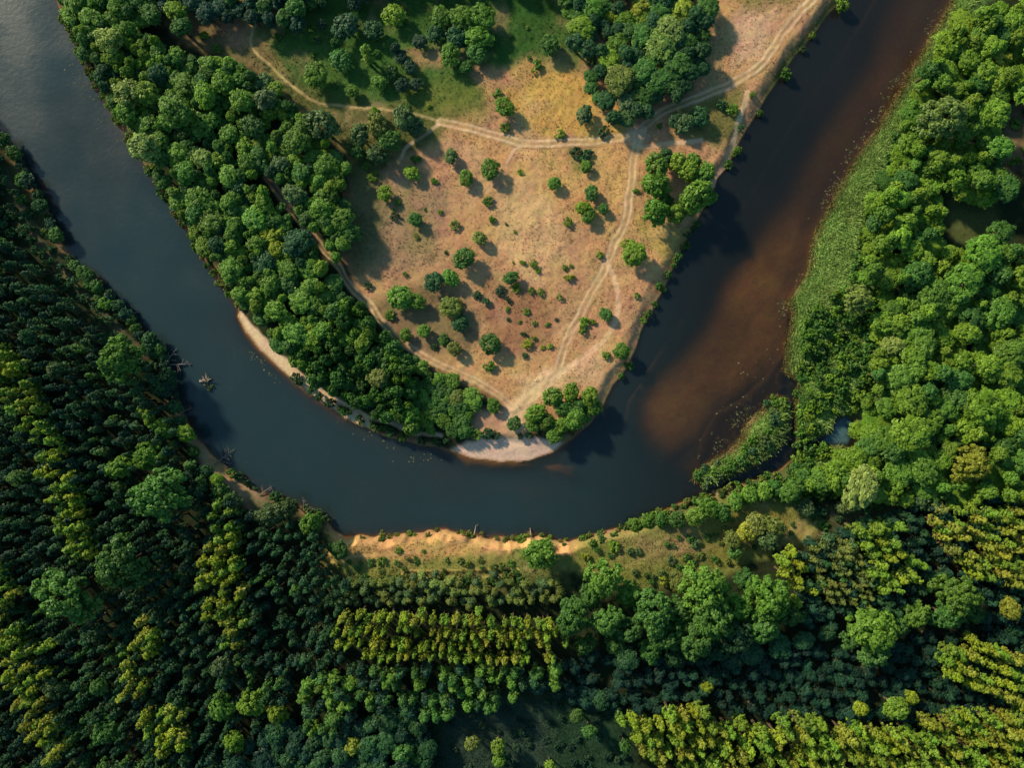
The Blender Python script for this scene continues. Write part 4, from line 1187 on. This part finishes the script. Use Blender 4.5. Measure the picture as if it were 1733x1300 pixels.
def scatter(name, L, kind, label):
    """all further trees of a kind as one object: instances on points"""
    R, H = SHAPES[kind][:2]
    n = len(L)
    if not n:
        return
    me = bpy.data.meshes.new(name)
    me.vertices.add(n)
    me.vertices.foreach_set('co', np.array([(t['x'], t['y'], t['z'] - 0.05) for t in L], np.float32).ravel())
    def at(nm, ty, fld, arr):
        a = me.attributes.new(nm, ty, 'POINT')
        a.data.foreach_set(fld, np.asarray(arr).ravel())
    nv = len(PROTO[kind])
    at('spin', 'FLOAT_VECTOR', 'vector', np.array([(0, 0, rng.uniform(0, 6.28)) for t in L], np.float32))
    at('size', 'FLOAT_VECTOR', 'vector', np.array([(t['R'] / R * t['ex'], t['R'] / R / t['ex'], t['h'] / H) for t in L], np.float32))
    at('pick', 'INT', 'value', rng.integers(0, nv, n).astype(np.int32))
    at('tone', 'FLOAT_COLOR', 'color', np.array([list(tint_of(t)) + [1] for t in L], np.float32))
    o = link(name, me, None, label=label, cat='bush' if kind == 'bush' else 'tree', kind='stuff')
    ng = bpy.data.node_groups.new(name, 'GeometryNodeTree')
    ng.interface.new_socket('Geometry', in_out='INPUT', socket_type='NodeSocketGeometry')
    ng.interface.new_socket('Geometry', in_out='OUTPUT', socket_type='NodeSocketGeometry')
    gi, go = ng.nodes.new('NodeGroupInput'), ng.nodes.new('NodeGroupOutput')
    def named(nm, ty):
        q = ng.nodes.new('GeometryNodeInputNamedAttribute')
        q.data_type = ty
        q.inputs[0].default_value = nm
        return q.outputs[0]
    spin, size, pick, tone = named('spin', 'FLOAT_VECTOR'), named('size', 'FLOAT_VECTOR'), named('pick', 'INT'), named('tone', 'FLOAT_COLOR')
    st = ng.nodes.new('GeometryNodeStoreNamedAttribute')
    st.data_type, st.domain = 'FLOAT_COLOR', 'INSTANCE'
    st.inputs['Name'].default_value = 'tint'
    jo = ng.nodes.new('GeometryNodeJoinGeometry')
    for part in ((), ('trunk',)):
        join = ng.nodes.new('GeometryNodeJoinGeometry')
        for v in range(nv):
            src = FIRST.get((kind, v) + part) or FIRST[[q for q in FIRST if q[0] == kind and len(q) == 2 + len(part)][0]]
            oi = ng.nodes.new('GeometryNodeObjectInfo')
            oi.inputs['Object'].default_value = src
            oi.inputs['As Instance'].default_value = True
            oi.transform_space = 'ORIGINAL'
            ng.links.new(oi.outputs['Geometry'], join.inputs[0])
        ip = ng.nodes.new('GeometryNodeInstanceOnPoints')
        ip.inputs['Pick Instance'].default_value = True
        ng.links.new(gi.outputs[0], ip.inputs['Points'])
        ng.links.new(join.outputs[0], ip.inputs['Instance'])
        ng.links.new(pick, ip.inputs['Instance Index'])
        e2r = ng.nodes.new('FunctionNodeEulerToRotation')
        ng.links.new(spin, e2r.inputs[0])
        ng.links.new(e2r.outputs[0], ip.inputs['Rotation'])
        ng.links.new(size, ip.inputs['Scale'])
        ng.links.new(ip.outputs[0], jo.inputs[0])
    ng.links.new(jo.outputs[0], st.inputs['Geometry'])
    ng.links.new(tone, st.inputs['Value'])
    ng.links.new(st.outputs[0], go.inputs[0])
    md = o.modifiers.new('scatter', 'NODES')
    md.node_group = ng
    return o
STUFF = {'round': ('leafy_trees', 'smaller round trees crowding the shores and thickets'), 'tall': ('woodland', 'mass of lesser green trees filling the woods on both banks'),
         'slim': ('plantation_woodland', 'mass of small slim trees filling the planted rows'), 'bush': ('undergrowth', 'mass of small bushes covering the banks'),
         'oak': ('oak_woodland', 'more broad trees')}
for kind in LIMIT:
    scatter(STUFF[kind][0], [t for t in rest if t['kind'] == kind], kind, STUFF[kind][1])

# ------------------------------------------------------------------ grass, reeds, floating leaves
def blades(name, x, y, z, hgt, wid, lean, C, label, cat):
    n = len(x)
    a = rng.uniform(0, 6.28, n)
    la, lm = rng.uniform(0, 6.28, n), rng.uniform(0.3 * lean, lean, n)
    dx, dy = np.cos(a) * wid / 2, np.sin(a) * wid / 2
    tx, ty = x + np.cos(la) * lm * hgt, y + np.sin(la) * lm * hgt
    V = np.stack([np.column_stack([x - dx, y - dy, z - 0.05]), np.column_stack([x + dx, y + dy, z - 0.05]),
                  np.column_stack([tx + dx * .5, ty + dy * .5, z + hgt]), np.column_stack([tx - dx * .5, ty - dy * .5, z + hgt])], 1).reshape(-1, 3)
    me = np_mesh(name, V, np.arange(4 * n).reshape(n, 4))
    point_color(me, 'Col', np.repeat(C, 4, axis=0))
    return link(name, me, BLADE, label=label, cat=cat, kind='stuff')

def sample(poly, n):
    P = Wp(poly)
    lo, hi = P.min(0), P.max(0)
    q = rng.uniform(lo, hi, (n, 2))
    return q[sdf(q[:, 0], q[:, 1], P) > 0]

# dry grass of the meadow
q = sample([(230, -20), (1440, -20), (1430, 30), (1210, 320), (1060, 645), (890, 700), (560, 420), (430, 110)], 90000)
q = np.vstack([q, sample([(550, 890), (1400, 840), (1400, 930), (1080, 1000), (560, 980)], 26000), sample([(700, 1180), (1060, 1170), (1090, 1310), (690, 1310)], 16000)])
zz, ss = heights(q[:, 0], q[:, 1])
tr = np.full(len(q), 99.0)
for nm, w, P in TRACKS:
    tr = np.minimum(tr, dline(q[:, 0], q[:, 1], P) - 1.4 * w)
keep = (ss < -0.8) & (tr > 0) & (sdf(q[:, 0], q[:, 1], BEACH) < 0) & (fbm(q[:, 0], q[:, 1], 7, 301) + rng.uniform(-.5, .5, len(q)) > -0.15)
q, zz, ss = q[keep], zz[keep], ss[keep]
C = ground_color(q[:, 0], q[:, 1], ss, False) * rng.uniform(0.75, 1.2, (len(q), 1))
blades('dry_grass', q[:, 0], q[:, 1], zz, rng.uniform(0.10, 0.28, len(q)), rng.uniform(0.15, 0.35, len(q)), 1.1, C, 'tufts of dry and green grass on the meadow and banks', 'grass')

# reeds of the right bank and the island
def reed_patch(poly, n):
    q = sample(poly, n)
    z, s = heights(q[:, 0], q[:, 1])
    k = (s < 0.5) & ((s < -0.4) | (dline(q[:, 0], q[:, 1], CREEK) > 4) & (sdf(q[:, 0], q[:, 1], POND) < -2.5))
    k &= sdf(q[:, 0], q[:, 1], POND) < -0.9
    return np.column_stack([q[k], np.maximum(z[k], -0.1), s[k]])
r1 = np.vstack([reed_patch([(1600, -20), (1650, -10), (1610, 60), (1560, 160), (1500, 260), (1465, 330), (1450, 400), (1440, 450), (1440, 500), (1350, 500), (1365, 455), (1372, 400), (1420, 310), (1486, 208), (1565, 72)], 100000),
                reed_patch([(1330, 510), (1400, 470), (1440, 480), (1460, 560), (1440, 640), (1345, 650), (1326, 630), (1328, 585), (1340, 533)], 26000),
                reed_patch([(1344, 655), (1440, 640), (1420, 690), (1400, 740), (1345, 760)], 14000),
                reed_patch([(1335, 775), (1440, 750), (1470, 790), (1330, 800)], 6000),
                reed_patch([(1300, 665), (1335, 668), (1340, 740), (1300, 780), (1190, 830), (1168, 810), (1225, 762), (1255, 720)], 14000)])
edge = r1[:, 3] > -0.9 - 0.5 * rng.uniform(size=len(r1))
dens = fbm(r1[:, 0], r1[:, 1], 8, 311)
C = np.where(edge[:, None], np.array((0.22, 0.20, 0.07)), np.array((0.28, 0.42, 0.11))) * rng.uniform(0.6, 1.35, (len(r1), 1))
C = C * (1 + 0.45 * dens[:, None])
patchy = sstep(0.1, 0.6, fbm(r1[:, 0], r1[:, 1], 5, 313))[:, None]
C = C * (1 - 0.45 * patchy) + np.array((0.20, 0.21, 0.075)) * 0.45 * patchy
blades('reeds', r1[:, 0], r1[:, 1], r1[:, 2], rng.uniform(0.8, 1.6, len(r1)) * np.where(edge, 0.6, 1), rng.uniform(0.09, 0.22, len(r1)), 1.7, C, 'belt of green reeds with a dry brown fringe along the right bank', 'reeds')

# orange dead reed litter lying along the right shore, leaf litter
def floaters(name, spots, label, cat, rr, cols, mat):
    V, F, C, o = [], [], [], 0
    for (x, y) in spots:
        r = rng.uniform(*rr)
        n = 7
        a0 = rng.uniform(0, 6.28)
        c = np.array(cols[rng.integers(len(cols))]) * rng.uniform(0.7, 1.3)
        el = rng.uniform(0.45, 1.0)
        ring = [(x + r * math.cos(a0 + 0.3 + 5.7 * k / (n - 1)), y + r * el * math.sin(a0 + 0.3 + 5.7 * k / (n - 1)), 0.02 + rng.uniform(0, 0.03)) for k in range(n)]
        ctr = (x, y, 0.025)
        for k in range(n - 1):
            V += [ctr, ring[k], ring[k + 1]]
            F.append((o, o + 1, o + 2))
            C += [c] * 3
            o += 3
    me = np_mesh(name, V, F)
    point_color(me, 'Col', np.array(C))
    return link(name, me, mat, label=label, cat=cat, kind='stuff')

def shore_spots(pts, n, off, spread):
    P = np.array(pts, float)
    L = np.concatenate([[0], np.cumsum(np.hypot(*np.diff(P, axis=0).T))])
    out = []
    t = rng.uniform(0, L[-1], n)
    x = np.interp(t, L, P[:, 0]) + rng.normal(size=n) * spread + off[0]
    y = np.interp(t, L, P[:, 1]) + rng.normal(size=n) * spread + off[1]
    wx, wy = (x - CX) / PXM, (CY - y) / PXM
    cl = fbm(wx, wy, 4, 321) > -0.05
    s = river_s(wx, wy)
    k = (s > 0.1) & cl
    return list(zip(wx[k], wy[k]))
sp = shore_spots([(1600, 15), (1565, 75), (1520, 150), (1485, 208), (1440, 275), (1420, 312), (1395, 355), (1372, 405)], 420, (-6, -2), 6)
sp += shore_spots([(1362, 455), (1340, 500), (1328, 520), (1335, 540)], 120, (-5, 0), 5)
floaters('floating_leaves', sp + shore_spots([(1280, 690), (1255, 725), (1235, 755), (1195, 780)], 110, (-9, -6), 6) + shore_spots([(1300, 590), (1250, 640), (1215, 700), (1190, 745)], 70, (10, 10), 14)
         + shore_spots([(590, 712), (640, 740), (690, 768), (720, 775), (670, 765)], 90, (0, 0), 9) + shore_spots([(430, 590), (455, 620), (480, 645)], 40, (-6, 4), 3)
         + shore_spots([(110, 60), (140, 110), (180, 190), (210, 240)], 90, (-14, 5), 8),
         'floating leaves and water plants along the shores', 'water plants', (0.10, 0.30), [(0.10, 0.12, 0.05), (0.17, 0.16, 0.07), (0.07, 0.10, 0.04), (0.20, 0.17, 0.10)], BLADE)
sp = shore_spots([(1612, 5), (1570, 74), (1530, 147), (1491, 210), (1451, 270), (1427, 314), (1403, 357)], 1400, (-1, -1), 1.6)
floaters('reed_litter', sp[::3], 'orange brown dead reeds lying along the right shore', 'dead reeds', (0.2, 0.5), [(0.26, 0.15, 0.06), (0.16, 0.10, 0.045), (0.28, 0.20, 0.09)], BLADE)

# ------------------------------------------------------------------ dead wood
def dead_tree(name, p0, p1, label, mat, nb=9, rad=0.22, z0=0.6, z1=0.3, cat='dead tree', blen=0.45, up=0.5):
    x0, y0 = W(*p0)
    x1, y1 = W(*p1)
    a, b = np.array([0, 0, z0]), np.array([x1 - x0, y1 - y0, z1])
    L = np.linalg.norm(b - a)
    mid = (a + b) / 2 + np.array([0, 0, 0.15])
    root = link(name, None, label=label, cat=cat, group='dead wood by the river')
    root.location = (x0, y0, 0)
    tm = tubes_mesh('trunk', [([a, mid, b], [rad, rad * .75, rad * .25])], mat)
    link('trunk', tm, parent=root)
    d = unit(b - a)
    for k in range(nb):
        f = rng.uniform(0.25, 0.95)
        s0 = a + (b - a) * f + np.array([0, 0, 0.1])
        side = unit(np.cross(d, [0, 0, 1])) * (1 if k % 2 else -1)
        e = s0 + (d * rng.uniform(0.2, 0.7) + side * rng.uniform(0.5, 1.0) + np.array([0, 0, rng.uniform(-0.1, up)])) * L * blen * (1.1 - f)
        m_ = (s0 + e) / 2 + rng.normal(size=3) * 0.12
        items = [([s0, m_, e], [rad * .4, rad * .28, rad * .1])]
        e2 = m_ + (e - m_) * 0.6 + side * L * 0.1 + rng.normal(size=3) * 0.2
        items.append(([m_, e2], [rad * .22, rad * .06]))
        link('branch', tubes_mesh('branch', items, mat), parent=root)
    return root
dead_tree('fallen_tree', (272, 628), (300, 590), 'bare fallen tree reaching out from the west bank above the driftwood clump', GREYWOOD, 7, 0.26)
dead_tree('fallen_tree', (285, 618), (325, 616), 'grey fallen tree lying level over the water left of the driftwood clump', GREYWOOD, 7, 0.22)
dead_tree('fallen_tree', (276, 606), (290, 636), 'short broken tree between the two bare fallen trees', DEADWOOD, 5, 0.16)
dead_tree('fallen_tree', (364, 786), (398, 760), 'dark branchy dead tree lying in the water below the west wood', GREYWOOD, 12, 0.16, blen=0.6)
dead_tree('dead_tree', (516, 862), (520, 840), 'pale bare snag at the southwest shore', GREYWOOD, 6, 0.16, 1.0, 3.2)
dead_tree('dead_tree', (530, 872), (529, 853), 'second shorter snag right beside the pale bare snag', GREYWOOD, 5, 0.14, 1.0, 2.4)
dead_tree('fallen_log', (803, 903), (806, 888), 'thin pale log sticking out from the eroded bank', DEADWOOD, 2, 0.18, 0.9, 0.4, 'log')
dead_tree('fallen_log', (899, 908), (897, 893), 'short stump like log in the water by the lone willow', DEADWOOD, 3, 0.26, 0.5, 0.3, 'log')
dead_tree('fallen_tree', (304, 700), (326, 690), 'grey fallen tree at the west shore below the driftwood clump', GREYWOOD, 6, 0.18, blen=0.55)
dead_tree('fallen_tree', (440, 838), (462, 822), 'thin dead tree in the water at the southwest shore', GREYWOOD, 7, 0.14, blen=0.6)
dead_tree('fallen_tree', (212, 534), (236, 528), 'thin dead branchy tree at the west shore above the bright west oak', GREYWOOD, 6, 0.14, blen=0.5)
# driftwood clump in mid river
cx_, cy_ = W(350, 645)
root = link('driftwood_clump', None, label='clump of sunlit driftwood branches stranded in the river', cat='driftwood')
root.location = (cx_, cy_, 0)
for k in range(7):
    a = math.radians(20 + 24 * k + rng.uniform(-8, 8))
    e = np.array([math.cos(a) * rng.uniform(1.0, 2.2), math.sin(a) * rng.uniform(1.4, 2.6), rng.uniform(0.6, 1.7)])
    link('branch', tubes_mesh('branch', [([(0, -0.4, -0.2), e * 0.5 + np.array([0, 0, 0.25]), e], [0.22, 0.15, 0.04])], DEADWOOD), parent=root)
items = [([(-1.9, -0.1, 0.1), (-0.9, 0.1, 0.35), (0.2, -0.3, 0.1)], [0.35, 0.5, 0.25])]
link('stump', tubes_mesh('stump', items, DEADWOOD), parent=root)
wm = crown(1.5, 0.5, 0.02, 7, 6, 10, 0.16, low=True)
o = link('water_weed', wm, parent=root)
o.location = (0.6, -1.5, 0)
o['tint'] = [0.10, 0.13, 0.05]

# dark overhanging crowns leaning over the water on the west bank
print('trees', len(TREES), 'individuals', len(indiv), {k: sum(t['kind'] == k for t in TREES) for k in LIMIT})
